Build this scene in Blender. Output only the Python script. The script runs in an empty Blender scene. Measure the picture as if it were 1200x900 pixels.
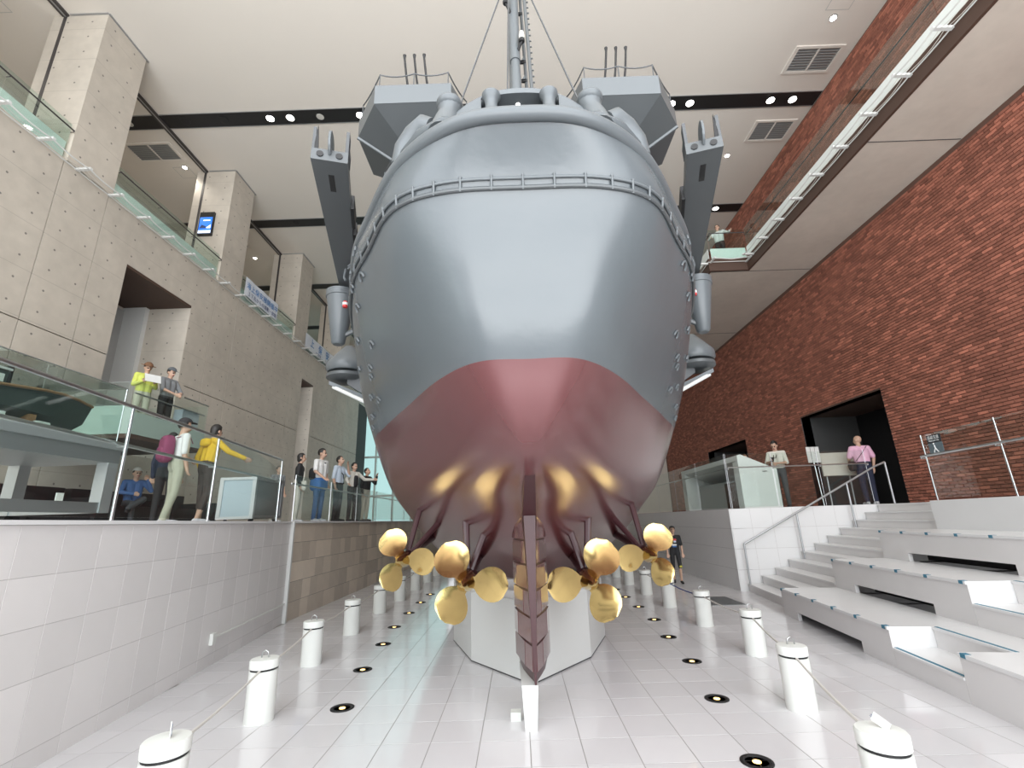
import bpy, bmesh, math, random
import numpy as np
from mathutils import Matrix, Vector, noise as mnoise
random.seed(7)
SC = bpy.context.scene
COL = SC.collection
PI = math.pi

# ------------------------------------------------------------------ camera
F_PX, PITCH, YAW, ROLL, EYE = 547.4, 0.28426, -0.00569, -0.03161, 1.5
fwd = Vector((math.sin(YAW)*math.cos(PITCH), math.cos(YAW)*math.cos(PITCH), math.sin(PITCH)))
rgt0 = Vector((math.cos(YAW), -math.sin(YAW), 0)); up0 = rgt0.cross(fwd)
rgt = rgt0*math.cos(ROLL) + up0*math.sin(ROLL); upv = -rgt0*math.sin(ROLL) + up0*math.cos(ROLL)
cam_d = bpy.data.cameras.new('camera'); cam = bpy.data.objects.new('camera', cam_d); COL.objects.link(cam)
cam_d.sensor_width = 36.0; cam_d.lens = F_PX/1200*36.0; cam_d.clip_end = 300; cam_d.clip_start = 0.05
m = Matrix.Identity(4)
for i in range(3):
    m[i][0] = rgt[i]; m[i][1] = upv[i]; m[i][2] = -fwd[i]
m[2][3] = EYE
cam.matrix_world = m
SC.camera = cam

# ------------------------------------------------------------------ light: overcast daylight through the glazed end of the hall behind the camera, plus an added ceiling fill
w = bpy.data.worlds.new('overcast_sky'); SC.world = w; w.use_nodes = True
bg = w.node_tree.nodes['Background']; bg.inputs[0].default_value = (0.92, 0.96, 1.0, 1); bg.inputs[1].default_value = 1.15
def area(name, loc, rot, sx, sy, power, col):
    l = bpy.data.lights.new(name, 'AREA'); l.shape = 'RECTANGLE'; l.size = sx; l.size_y = sy; l.energy = power; l.color = col
    o = bpy.data.objects.new(name, l); COL.objects.link(o); o.location = loc; o.rotation_euler = rot
    return o
area('window_daylight', (0, -3.6, 6.6), (math.radians(-90), 0, PI), 18, 12.8, 1900, (0.93, 0.965, 1.0))
area('ceiling_fill_light', (0, -12.9, -0.02), (PI, 0, 0), 26, 18, 4000, (1.0, 0.985, 0.95))  # unseen added fill lamp, aimed up from outside to brighten the ceiling
area('far_window_daylight', (0, 31.0, 6.5), (math.radians(-90), 0, 0), 17, 9, 140, (0.97, 0.985, 1.0))
SC.view_settings.view_transform = 'Standard'; SC.view_settings.look = 'None'
SC.view_settings.gamma = 1.0; SC.view_settings.use_curve_mapping = False
SC.view_settings.exposure = 0.38

# ------------------------------------------------------------------ materials
MATS = {}
def M(name, col, rough=0.5, metal=0.0, spec=0.5, coat=0.0, coat_rough=0.05, noise=None, bump=None, var=0.0, emit=0.0, objrand=0.0, stretch=None, ior=1.5, holes=False):
    if name in MATS: return MATS[name]
    mt = bpy.data.materials.new(name); mt.use_nodes = True; MATS[name] = mt
    nt = mt.node_tree; N = nt.nodes; L = nt.links; b = N['Principled BSDF']
    c = (col[0], col[1], col[2], 1)
    b.inputs['Base Color'].default_value = c; b.inputs['Roughness'].default_value = rough
    b.inputs['Metallic'].default_value = metal; b.inputs['Specular IOR Level'].default_value = spec
    b.inputs['IOR'].default_value = ior
    b.inputs['Coat Weight'].default_value = coat; b.inputs['Coat Roughness'].default_value = coat_rough
    if emit:
        b.inputs['Emission Color'].default_value = c; b.inputs['Emission Strength'].default_value = emit
    tc = None; out = None
    def coords():
        nonlocal tc
        if tc is None:
            t = N.new('ShaderNodeTexCoord'); mp = N.new('ShaderNodeMapping')
            if stretch: mp.inputs['Scale'].default_value = stretch
            L.new(t.outputs['Object'], mp.inputs[0]); tc = mp.outputs[0]
        return tc
    val = None
    def addval(sock):
        nonlocal val
        if val is None: val = sock
        else:
            a = N.new('ShaderNodeMath'); a.operation = 'ADD'; L.new(val, a.inputs[0]); L.new(sock, a.inputs[1]); val = a.outputs[0]
    if noise:
        for sc, amt in (noise if isinstance(noise, list) else [noise]):
            n = N.new('ShaderNodeTexNoise'); n.inputs['Scale'].default_value = sc; n.inputs['Detail'].default_value = 6
            L.new(coords(), n.inputs['Vector'])
            a = N.new('ShaderNodeMath'); a.operation = 'MULTIPLY_ADD'; a.inputs[1].default_value = 2*amt; a.inputs[2].default_value = -amt
            L.new(n.outputs[0], a.inputs[0]); addval(a.outputs[0])
    if var:
        n = N.new('ShaderNodeAttribute'); n.attribute_name = 'var'
        a = N.new('ShaderNodeMath'); a.operation = 'MULTIPLY'; a.inputs[1].default_value = var
        L.new(n.outputs['Fac'], a.inputs[0]); addval(a.outputs[0])
    if objrand:
        n = N.new('ShaderNodeObjectInfo')
        a = N.new('ShaderNodeMath'); a.operation = 'MULTIPLY_ADD'; a.inputs[1].default_value = 2*objrand; a.inputs[2].default_value = -objrand
        L.new(n.outputs['Random'], a.inputs[0]); addval(a.outputs[0])
    if val is not None:
        h = N.new('ShaderNodeHueSaturation'); h.inputs['Color'].default_value = c
        a = N.new('ShaderNodeMath'); a.operation = 'ADD'; a.inputs[1].default_value = 1.0; L.new(val, a.inputs[0]); L.new(a.outputs[0], h.inputs['Value'])
        L.new(h.outputs[0], b.inputs['Base Color']); out = h.outputs[0]
    if holes:      # formwork tie holes and lift lines of fair-faced concrete
        t = N.new('ShaderNodeTexCoord'); s = N.new('ShaderNodeSeparateXYZ'); L.new(t.outputs['Object'], s.inputs[0])
        def mth(op, a, bv=None, c2=None):
            k = N.new('ShaderNodeMath'); k.operation = op
            for i, v in enumerate((a, bv, c2)):
                if v is None: continue
                if isinstance(v, (int, float)): k.inputs[i].default_value = v
                else: L.new(v, k.inputs[i])
            return k.outputs[0]
        sx = mth('ADD', s.outputs[0], s.outputs[1])
        fx = mth('SUBTRACT', mth('FRACT', mth('MULTIPLY_ADD', sx, 1/0.58, 20.3)), 0.5)
        fz = mth('SUBTRACT', mth('FRACT', mth('MULTIPLY_ADD', s.outputs[2], 1/0.46, 20.1)), 0.5)
        dx = mth('MULTIPLY', fx, 0.58); dz = mth('MULTIPLY', fz, 0.46)
        d = mth('ADD', mth('MULTIPLY', dx, dx), mth('MULTIPLY', dz, dz))
        hole = mth('LESS_THAN', d, 0.022**2)
        lf = mth('ABSOLUTE', mth('SUBTRACT', mth('FRACT', mth('MULTIPLY_ADD', s.outputs[2], 1/0.92, 20.55)), 0.5))
        line = mth('MULTIPLY', mth('LESS_THAN', lf, 0.007), 0.22)
        fac = mth('MAXIMUM', mth('MULTIPLY', hole, 0.75), line)
        mx = N.new('ShaderNodeMix'); mx.data_type = 'RGBA'; L.new(fac, mx.inputs[0])
        if out: L.new(out, mx.inputs[6])
        else: mx.inputs[6].default_value = c
        mx.inputs[7].default_value = (0.09, 0.085, 0.08, 1); L.new(mx.outputs[2], b.inputs['Base Color'])
    if bump:
        n = N.new('ShaderNodeTexNoise'); n.inputs['Scale'].default_value = bump[0]; n.inputs['Detail'].default_value = 3
        L.new(coords(), n.inputs['Vector'])
        bp = N.new('ShaderNodeBump'); bp.inputs['Strength'].default_value = bump[1]; bp.inputs['Distance'].default_value = bump[2] if len(bump) > 2 else 0.01
        L.new(n.outputs[0], bp.inputs['Height']); L.new(bp.outputs[0], b.inputs['Normal'])
        if coat: L.new(bp.outputs[0], b.inputs['Coat Normal'])
    return mt
def glass(name, tint, refl=1.0):
    if name in MATS: return MATS[name]
    mt = bpy.data.materials.new(name); mt.use_nodes = True; MATS[name] = mt
    nt = mt.node_tree; N = nt.nodes; L = nt.links
    N.remove(N['Principled BSDF'])
    tr = N.new('ShaderNodeBsdfTransparent'); tr.inputs[0].default_value = (*tint, 1)
    gl = N.new('ShaderNodeBsdfGlossy'); gl.inputs['Roughness'].default_value = 0.02; gl.inputs[0].default_value = (refl, refl, refl, 1)
    fr = N.new('ShaderNodeFresnel')
    ge_ = N.new('ShaderNodeNewGeometry'); io = N.new('ShaderNodeMath'); io.operation = 'MULTIPLY_ADD'; io.inputs[1].default_value = 1/1.5-1.5; io.inputs[2].default_value = 1.5
    L.new(ge_.outputs['Backfacing'], io.inputs[0]); L.new(io.outputs[0], fr.inputs[0])
    mx = N.new('ShaderNodeMixShader'); L.new(fr.outputs[0], mx.inputs[0]); L.new(tr.outputs[0], mx.inputs[1]); L.new(gl.outputs[0], mx.inputs[2])
    L.new(mx.outputs[0], N['Material Output'].inputs[0])
    return mt

M('floor_tile', (0.69, 0.68, 0.695), 0.10, spec=0.55, var=0.035, noise=(3.0, 0.03))
M('grout', (0.30, 0.29, 0.28), 0.8)
M('grout_light', (0.50, 0.485, 0.475), 0.8)
M('wall_tile', (0.72, 0.70, 0.69), 0.32, var=0.04, noise=(2.2, 0.05))
M('brown_stone', (0.64, 0.56, 0.465), 0.35, var=0.16, noise=(4.0, 0.12))
M('white_stone', (0.735, 0.735, 0.735), 0.28, noise=(3.0, 0.03))
M('grey_stone', (0.70, 0.685, 0.68), 0.35, noise=(1.6, 0.06))
M('concrete', (0.53, 0.482, 0.415), 0.62, noise=[(0.55, 0.24), (4.0, 0.14)], bump=(18, 0.12, 0.004), holes=True)
M('concrete_smooth', (0.60, 0.55, 0.485), 0.6, noise=[(0.7, 0.16), (5.0, 0.08)])
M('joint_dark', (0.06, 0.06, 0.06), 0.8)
M('ceiling_white', (0.745, 0.70, 0.64), 0.8, noise=(1.0, 0.02))
M('corridor_beige', (0.62, 0.58, 0.52), 0.7)
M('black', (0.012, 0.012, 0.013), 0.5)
M('dark_rail', (0.05, 0.045, 0.045), 0.4)
M('brown_dark', (0.075, 0.042, 0.03), 0.6)
M('brick', (0.32, 0.118, 0.078), 0.72, var=0.62, noise=(14, 0.22))
M('mortar', (0.13, 0.07, 0.052), 0.9)
M('hull_grey', (0.104, 0.118, 0.128), 0.27, metal=0.05, spec=0.5, coat=0.05, coat_rough=0.16, noise=(1.5, 0.05), bump=(9, 0.2, 0.01))
M('hull_red', (0.135, 0.032, 0.035), 0.25, metal=0.30, spec=0.65, coat=0.4, coat_rough=0.15, ior=1.8, noise=(2.0, 0.08), bump=(5, 0.07, 0.01), stretch=(1, 0.25, 1))
M('ship_grey', (0.085, 0.093, 0.098), 0.36, noise=(3, 0.05))
M('ship_light', (0.108, 0.121, 0.13), 0.35, noise=(3, 0.05))
M('ship_dark', (0.07, 0.075, 0.08), 0.45)
M('gun_black', (0.012, 0.012, 0.013), 0.6)
M('maroon', (0.055, 0.018, 0.022), 0.35, coat=0.12)
M('bronze', (0.70, 0.52, 0.215), 0.14, metal=1.0, noise=(6, 0.05))
M('white_paint', (0.66, 0.67, 0.655), 0.35)
M('white_plastic', (0.74, 0.755, 0.72), 0.4, noise=(5, 0.02))
M('rope', (0.62, 0.60, 0.56), 0.7)
M('rope_blue', (0.05, 0.08, 0.25), 0.7)
M('steel', (0.55, 0.56, 0.57), 0.28, metal=1.0)
M('steel_dull', (0.40, 0.41, 0.42), 0.45, metal=0.8)
M('aluminium', (0.58, 0.60, 0.62), 0.35, metal=0.7)
M('tape_blue', (0.05, 0.19, 0.28), 0.6)
M('screen_blue', (0.02, 0.16, 0.75), 0.3, emit=0.8)
M('screen_white', (0.75, 0.85, 0.95), 0.3, emit=0.9)
M('banner', (0.72, 0.76, 0.82), 0.6)
M('ink_blue', (0.03, 0.20, 0.50), 0.6)
M('ink_navy', (0.05, 0.09, 0.22), 0.6)
M('lamp_white', (1, 0.96, 0.88), 0.4, emit=14)
M('lamp_off', (0.55, 0.54, 0.50), 0.4)
M('lamp_warm', (1.0, 0.62, 0.22), 0.4, emit=2.5)
M('vent_grey', (0.42, 0.43, 0.42), 0.6)
M('green_glass_solid', (0.58, 0.65, 0.61), 0.15, spec=0.7)
M('milky_glass', (0.80, 0.845, 0.82), 0.2)
M('landing_glass', (0.40, 0.50, 0.455), 0.15, spec=0.7)
M('board_blue', (0.40, 0.47, 0.52), 0.45)
M('board_grey', (0.14, 0.15, 0.155), 0.45)
M('boat_green', (0.05, 0.065, 0.06), 0.4)
M('red', (0.55, 0.03, 0.03), 0.5)
M('yellow_mark', (0.5, 0.45, 0.05), 0.5)
M('wood', (0.30, 0.16, 0.08), 0.5)
glass('glass_clear', (0.93, 0.97, 0.955))
glass('glass_far', (0.62, 0.76, 0.74))
glass('glass_green', (0.87, 0.935, 0.91))

# ------------------------------------------------------------------ mesh helpers
WM = {}
class MB:
    def __init__(s): s.v = []; s.f = []; s.var = []; s.mi = []
    def add(s, vs, fs, var=0.0, mi=0):
        n = len(s.v); s.v += [tuple(p) for p in vs]
        for f in fs: s.f.append(tuple(n+i for i in f)); s.var.append(var); s.mi.append(mi)
        return s
    def box(s, x0, x1, y0, y1, z0, z1, **k):
        vs = [(x, y, z) for z in (z0, z1) for y in (y0, y1) for x in (x0, x1)]
        return s.add(vs, [(0,2,3,1),(4,5,7,6),(0,1,5,4),(2,6,7,3),(0,4,6,2),(1,3,7,5)], **k)
    def obox(s, c, h, rz=0.0, rx=0.0, ry=0.0, **k):
        R = Matrix.Rotation(rz, 3, 'Z') @ Matrix.Rotation(ry, 3, 'Y') @ Matrix.Rotation(rx, 3, 'X')
        vs = [Vector(c) + R @ Vector((x*h[0], y*h[1], z*h[2])) for z in (-1,1) for y in (-1,1) for x in (-1,1)]
        return s.add(vs, [(0,2,3,1),(4,5,7,6),(0,1,5,4),(2,6,7,3),(0,4,6,2),(1,3,7,5)], **k)
    def prism(s, poly, z0, z1, **k):
        n = len(poly); vs = [(p[0], p[1], z0) for p in poly] + [(p[0], p[1], z1) for p in poly]
        return s.add(vs, [tuple(range(n-1,-1,-1)), tuple(range(n, 2*n))] + [(i, (i+1)%n, n+(i+1)%n, n+i) for i in range(n)], **k)
    def extr(s, pts, d, **k):
        n = len(pts); d = Vector(d); vs = [Vector(p) for p in pts] + [Vector(p)+d for p in pts]
        return s.add(vs, [tuple(range(n-1,-1,-1)), tuple(range(n, 2*n))] + [(i, (i+1)%n, n+(i+1)%n, n+i) for i in range(n)], **k)
    def tube(s, pts, r, n=8, cap=True, closed=False, flat=1.0, **k):
        P = [Vector(p) for p in pts]; m = len(P); rs = r if isinstance(r, (list, tuple)) else [r]*m
        base = len(s.v); ref = None; vs = []
        for i in range(m):
            a = P[(i-1) % m] if (closed or i > 0) else P[i]; b = P[(i+1) % m] if (closed or i < m-1) else P[i]
            t = (b-a).normalized()
            if ref is None:
                ref = Vector((0,0,1)) if abs(t.z) < 0.9 else Vector((1,0,0))
            u = t.cross(ref); u = u.normalized() if u.length > 1e-6 else Vector((1,0,0)); w_ = u.cross(t).normalized(); ref = w_
            for j in range(n):
                an = 2*PI*j/n; vs.append(P[i] + u*math.cos(an)*rs[i] + w_*math.sin(an)*rs[i]*flat)
        fs = []
        for i in range(m if closed else m-1):
            for j in range(n):
                a = i*n+j; b = i*n+(j+1) % n; i2 = (i+1) % m
                fs.append((a, b, i2*n+(j+1) % n, i2*n+j))
        if cap and not closed:
            fs.append(tuple(range(n-1,-1,-1))); fs.append(tuple((m-1)*n+j for j in range(n)))
        return s.add(vs, fs, **k)
    def lathe(s, prof, c=(0,0,0), n=24, axis=None, **k):
        vs = []; fs = []; c = Vector(c); R = Matrix.Identity(3)
        if axis is not None: R = Vector((0,0,1)).rotation_difference(Vector(axis)).to_matrix()
        for (r, z) in prof:
            for j in range(n):
                a = 2*PI*j/n; vs.append(c + R @ Vector((r*math.cos(a), r*math.sin(a), z)))
        for i in range(len(prof)-1):
            for j in range(n): fs.append((i*n+j, i*n+(j+1) % n, (i+1)*n+(j+1) % n, (i+1)*n+j))
        fs.append(tuple(range(n-1,-1,-1))); fs.append(tuple((len(prof)-1)*n+j for j in range(n)))
        return s.add(vs, fs, **k)
    def ball(s, c, r, n=14, rows=9, rot=None, **k):
        rr = r if isinstance(r, (list, tuple)) else (r, r, r); vs = []; fs = []; c = Vector(c)
        for i in range(rows+1):
            ph = PI*i/rows
            for j in range(n):
                a = 2*PI*j/n; p = Vector((rr[0]*math.sin(ph)*math.cos(a), rr[1]*math.sin(ph)*math.sin(a), rr[2]*math.cos(ph)))
                vs.append(c + (rot @ p if rot else p))
        for i in range(rows):
            for j in range(n): fs.append((i*n+j, (i+1)*n+j, (i+1)*n+(j+1) % n, i*n+(j+1) % n))
        return s.add(vs, fs, **k)
    def grid(s, rows, closed=False, **k):
        n = len(rows[0]); vs = [p for r in rows for p in r]; fs = []
        for i in range(len(rows)-1):
            for j in range(n if closed else n-1): fs.append((i*n+j, i*n+(j+1) % n, (i+1)*n+(j+1) % n, (i+1)*n+j))
        return s.add(vs, fs, **k)
    def mesh(s, name, mats, smooth=False):
        me = bpy.data.meshes.new(name); me.from_pydata([tuple(p) for p in s.v], [], s.f)
        for mm in (mats if isinstance(mats, (list, tuple)) else [mats]): me.materials.append(MATS[mm] if isinstance(mm, str) else mm)
        if any(s.mi): me.polygons.foreach_set('material_index', s.mi)
        if any(s.var):
            at = me.attributes.new('var', 'FLOAT', 'FACE'); at.data.foreach_set('value', s.var)
        if smooth: me.shade_smooth() if hasattr(me, 'shade_smooth') else me.polygons.foreach_set('use_smooth', [True]*len(me.polygons))
        me.update(); me.validate()
        return me
    def build(s, name, mats, parent=None, smooth=False, local=False, fix=True):
        if parent is not None and not local:
            inv = WM[parent.as_pointer()].inverted(); s.v = [tuple(inv @ Vector(p)) for p in s.v]
        me = s.mesh(name, mats, smooth)
        if fix:
            bm = bmesh.new(); bm.from_mesh(me); bmesh.ops.recalc_face_normals(bm, faces=bm.faces); bm.to_mesh(me); bm.free()
        if smooth:
            try: me.set_sharp_from_angle(angle=math.radians(40))
            except Exception: pass
        return link(name, me, parent)
def link(name, me, parent=None, loc=None, rz=None):
    o = bpy.data.objects.new(name, me); COL.objects.link(o)
    if loc is not None: o.location = loc
    if rz is not None: o.rotation_euler = (0, 0, rz)
    mw = Matrix.Translation(o.location) @ o.rotation_euler.to_matrix().to_4x4()
    if parent is not None:
        o.parent = parent; WM[o.as_pointer()] = WM[parent.as_pointer()] @ mw
    else: WM[o.as_pointer()] = mw
    return o
def tag(o, label, cat, group=None):
    o['label'] = label; o['category'] = cat
    if group: o['group'] = group
    return o
def struct(o, label=None):
    o['kind'] = 'structure'
    if label: o['label'] = label
    return o
def thing(name, label, cat, loc=(0,0,0), rz=0.0, group=None):
    o = link(name, None, None, loc, rz); o.empty_display_size = 0.1
    return tag(o, label, cat, group)
def sub(o, label): o['label'] = label; return o
def text_part(name, body, size, mat, parent, mw, align='LEFT'):
    cu = bpy.data.curves.new(name, 'FONT'); cu.body = body; cu.size = size; cu.align_x = align; cu.extrude = 0.001; cu.resolution_u = 2
    t = bpy.data.objects.new(name, cu); COL.objects.link(t)
    dg = bpy.context.evaluated_depsgraph_get(); dg.update()
    me = bpy.data.meshes.new_from_object(t.evaluated_get(dg)); bpy.data.objects.remove(t)
    inv = WM[parent.as_pointer()].inverted() @ mw
    me.transform(inv); me.materials.clear(); me.materials.append(MATS[mat])
    return link(name, me, parent)
def catmull(P, ts):
    P = np.asarray(P, float); n = len(P); out = []
    for t in ts:
        i = min(int(t), n-2); u = t-i
        p0 = P[max(i-1, 0)]; p1 = P[i]; p2 = P[i+1]; p3 = P[min(i+2, n-1)]
        if i == 0: p0 = np.array([-p2[0], p2[1]]) if (P.shape[1] == 2 and p1[0] == 0) else 2*p1-p2
        if i == n-2: p3 = 2*p2-p1
        out.append(0.5*((2*p1) + (-p0+p2)*u + (2*p0-5*p1+4*p2-p3)*u*u + (-p0+3*p1-3*p2+p3)*u**3))
    return np.array(out)
# ------------------------------------------------------------------ setting
CEIL = 13.3; PLAT = 1.6
WW_A = Vector((-2.33, -4.0)); WW_B = Vector((-3.923, 8.345)); BROWN_X = -3.90
RW_X = 4.40; FW_Y = 10.2
def chamfer_piece(wx, wy, th, ch=0.004, var=0.0):
    """thin slab, face +Z, x in [0,wx], y in [0,wy], top at z=0"""
    mb = MB(); a = ch
    mb.add([(0,0,-th),(wx,0,-th),(wx,wy,-th),(0,wy,-th),(0,0,-a),(wx,0,-a),(wx,wy,-a),(0,wy,-a),(a,a,0),(wx-a,a,0),(wx-a,wy-a,0),(a,wy-a,0)],
           [(0,1,5,4),(1,2,6,5),(2,3,7,6),(3,0,4,7),(4,5,9,8),(5,6,10,9),(6,7,11,10),(7,4,8,11),(8,9,10,11)], var=var)
    return mb
# floor: recessed grout bed, tiles standing on it
TX, TY, JO = 0.354, 0.374, 0.006
fl = struct(MB().box(-5.2, 9.8, -3.3, 30, -0.3, -0.0012).build('floor', 'grout'), 'polished white square floor tiles with fine grey joints')
tile_me = [chamfer_piece(TX-JO, TY-JO, 0.0012, 0.0003, var=v+1e-4).mesh('tile', 'floor_tile') for v in (-1,-.6,-.2,.2,.6,1)]
def lx(y):  # white wall line
    t = (y-WW_A.y)/(WW_B.y-WW_A.y); return WW_A.x + (WW_B.x-WW_A.x)*t if y < WW_B.y else BROWN_X
cells = []
X0 = 0.03 - 14*TX; Y0 = 3.895 - 19*TY
for i in range(30):
    for j in range(59):
        x = X0+i*TX; y = Y0+j*TY
        if x+TX < lx(y)+0.02 or x > 5.0: continue
        if y > 10.2 and x > RW_X: continue
        cells.append((x, y))
def seen(c):
    x, y = c[0]+TX/2, c[1]+TY/2
    return y > 2.75 and abs(x) < 1.08*y+0.1
big = sorted([c for c in cells if seen(c)], key=lambda c: c[0]**2+c[1]**2)[:300]
bs = set(big); rest = MB()
for k, c in enumerate(big): link('tile', random.choice(tile_me), fl, (c[0], c[1], 0))
for c in cells:
    if c in bs: continue
    pm = chamfer_piece(TX-JO, TY-JO, 0.0012, 0.0003); rest.add([(p[0]+c[0], p[1]+c[1], p[2]) for p in pm.v], pm.f, var=random.uniform(-1, 1))
o = rest.build('tile', 'floor_tile', fl); o['kind'] = 'stuff'

def clad(parent, A, B, out, z_edges, wid, mat, jo=0.005, th=0.002, jitter=0.0, skip=None, varr=1.0, stagger=0.0, u0=0.0):
    """tiles on a vertical wall from plan point A to B; out = outward plan normal"""
    A = Vector((A[0], A[1])); B = Vector((B[0], B[1])); L_ = (B-A).length; u = (B-A).normalized(); out = Vector(out).normalized()
    cache = {}
    for zi in range(len(z_edges)-1):
        z0, z1 = z_edges[zi], z_edges[zi+1]; s = -u0 - (stagger*wid if zi % 2 else 0)
        while s < L_:
            wd = wid*(1+random.uniform(-jitter, jitter)); a = max(s, 0); b = min(s+wd, L_); s += wd
            if b-a < 0.03: continue
            if skip and skip(A + u*((a+b)/2), (z0+z1)/2): continue
            key = (round(b-a, 3), round(z1-z0, 3), random.randrange(5))
            if key not in cache:
                cache[key] = chamfer_piece(b-a-jo, z1-z0-jo, th, 0.0004, var=(key[2]-2)/2*varr+1e-4).mesh('tile', mat)
            o = link('tile', cache[key], parent)
            p = A + u*a + out*th
            mw = Matrix(((u.x, 0, out.x, p.x), (u.y, 0, out.y, p.y), (0, 1, 0, z0), (0, 0, 0, 1)))
            o.matrix_local = WM[parent.as_pointer()].inverted() @ mw
# left pit wall, white part (slightly flared), then brown stone part
d = (WW_B-WW_A).normalized(); nrm = Vector((d.y, -d.x))
def quadwall(A, B, out, depth, z0, z1):
    o_ = Vector(out).normalized()
    return MB().prism([(A[0], A[1]), (B[0], B[1]), (B[0]-o_.x*depth, B[1]-o_.y*depth), (A[0]-o_.x*depth, A[1]-o_.y*depth)], z0, z1)
wl = struct(quadwall(WW_A, WW_B, nrm, 0.25, -0.2, PLAT-0.03).build('wall_left_pit', 'grout_light'), 'white tiled retaining wall below the left gallery')
A2 = WW_A + d*4.6
clad(wl, A2, WW_B, nrm, [0.0, 0.13, 0.58, 0.91, 1.24, PLAT-0.03], 0.372, 'wall_tile')
MB().prism([tuple(WW_A+nrm*0.03), tuple(WW_B+nrm*0.03), tuple(WW_B-nrm*0.3), tuple(WW_A-nrm*0.3)], PLAT-0.03, PLAT).build('coping', 'white_stone', wl)
MB().box(WW_B.x-0.02, WW_B.x+0.055, WW_B.y-0.01, WW_B.y+0.035, 0, PLAT).build('edge_strip', 'white_paint', wl)
wb = struct(MB().box(BROWN_X-0.3, BROWN_X-0.02, 8.37, 29.5, -0.2, PLAT-0.03).build('wall_left_stone', 'joint_dark'), 'beige brown stone retaining wall below the left gallery')
clad(wb, (BROWN_X-0.02, 8.39), (BROWN_X-0.02, 20.5), (1, 0), [0.0, 0.29, 0.61, 0.93, 1.25, PLAT-0.03], 0.42, 'brown_stone', jitter=0.45)
MB().box(BROWN_X-0.02, BROWN_X, 20.5, 29.5, 0, PLAT-0.03).build('stone_face', 'brown_stone', wb)
MB().box(BROWN_X-0.3, BROWN_X+0.02, 8.37, 29.5, PLAT-0.03, PLAT).build('coping', 'white_stone', wb)
# cable duct and socket on white wall
du = thing('cable_duct', 'thin white cable duct with socket box low on the white tiled wall', 'cable duct', (-3.6, 6.5, 0.3))
def onwall(s): p = WW_A + d*s + nrm*0.025; return p
sA = 10.05; sB = 12.4
p0 = onwall(sA); p1 = onwall(sB)
MB().tube([(p0.x, p0.y, 0.30), (p1.x, p1.y, 0.30)], 0.012, 6).build('duct', 'white_plastic', du)
MB().obox((p0.x, p0.y, 0.29), (0.02, 0.04, 0.06), math.atan2(d.y, d.x)-PI/2).build('socket_box', 'white_plastic', du)
# left gallery floor
struct(MB().prism([(-14, -6), (WW_A.x-0.25, -6), (WW_A.x-0.28, WW_A.y), (WW_B.x-0.28, WW_B.y), (BROWN_X-0.28, 8.4), (BROWN_X-0.28, 29.5), (-14, 29.5)], PLAT-0.25, PLAT-0.002).build('floor_left_gallery', 'grey_stone'), 'grey floor of the left gallery')
# right pit walls
wr = struct(MB().box(RW_X+0.02, RW_X+0.3, FW_Y+0.02, 29.5, -0.2, PLAT).build('wall_right_pit', 'joint_dark'), 'pale grey retaining wall below the right gallery')
clad(wr, (RW_X+0.02, 20), (RW_X+0.02, FW_Y), (-1, 0), [0.0, 0.4, 0.8, 1.2, PLAT], 0.8, 'white_stone', jo=0.003)
MB().box(RW_X, RW_X+0.02, 20, 29.5, 0, PLAT).build('stone_face', 'grey_stone', wr)
wf = struct(MB().box(RW_X+0.02, 9.3, FW_Y+0.02, FW_Y+0.3, -0.2, PLAT).build('wall_right_front', 'grout_light'), 'bright white tiled wall beside the stairs')
clad(wf, (RW_X, FW_Y+0.02), (8.6, FW_Y+0.02), (0, -1), [0.0, 0.4, 0.8, 1.2, PLAT], 0.44, 'white_stone', jo=0.005)
struct(MB().box(RW_X+0.3, 14, FW_Y+0.3, 29.5, PLAT-0.25, PLAT-0.002).build('floor_right_gallery', 'grey_stone'), 'grey floor of the right gallery')

# left concrete wall with panel joints, door recesses, upper gallery
LX = -9.3; UP = 9.1
wc = struct(MB().box(LX-0.5, LX-0.32, -6, 9.93, PLAT-0.2, UP-0.36).box(LX-0.5, LX-0.32, 12.26, 19.44, PLAT-0.2, UP-0.36).box(LX-0.5, LX-0.32, 20.62, 29.5, PLAT-0.2, UP-0.36).box(LX-0.5, LX-0.32, 9.93, 12.26, 7.75, UP-0.36).box(LX-0.5, LX-0.32, 9.93, 12.26, PLAT-0.2, 3.3).box(LX-0.5, LX-0.32, 19.44, 20.62, 7.75, UP-0.36).build('wall_left', 'joint_dark'), 'fair faced concrete wall with panel joints on the left')
ye = [-6, -2.4, -1.2, 2.75, 3.9, 7.97, 9.08, 9.93, 12.26, 13.2, 14.33, 18.36, 19.44, 20.62, 23.55, 24.7, 26.9]
ze = [PLAT-0.2, 5.42, UP]; J = 0.012
for i in range(len(ye)-1):
    for k in range(2):
        y0, y1, z0, z1 = ye[i], ye[i+1], ze[k], ze[k+1]
        if y0 == 9.93:
            if k == 0: z1 = 3.3
            else: z0 = 7.75
        if y0 == 19.44:
            if k == 0: continue
            z0 = 7.75
        ja = 0 if y0 in (9.93, 12.26, 19.44, 20.62) else J; jb = 0 if y1 in (9.93, 12.26, 19.44, 20.62) else J
        MB().box(LX-0.33, LX, y0+ja, y1-jb, z0+(J if k else 0), z1-(J if not k else 0)).build('panel', 'concrete', wc)
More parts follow.
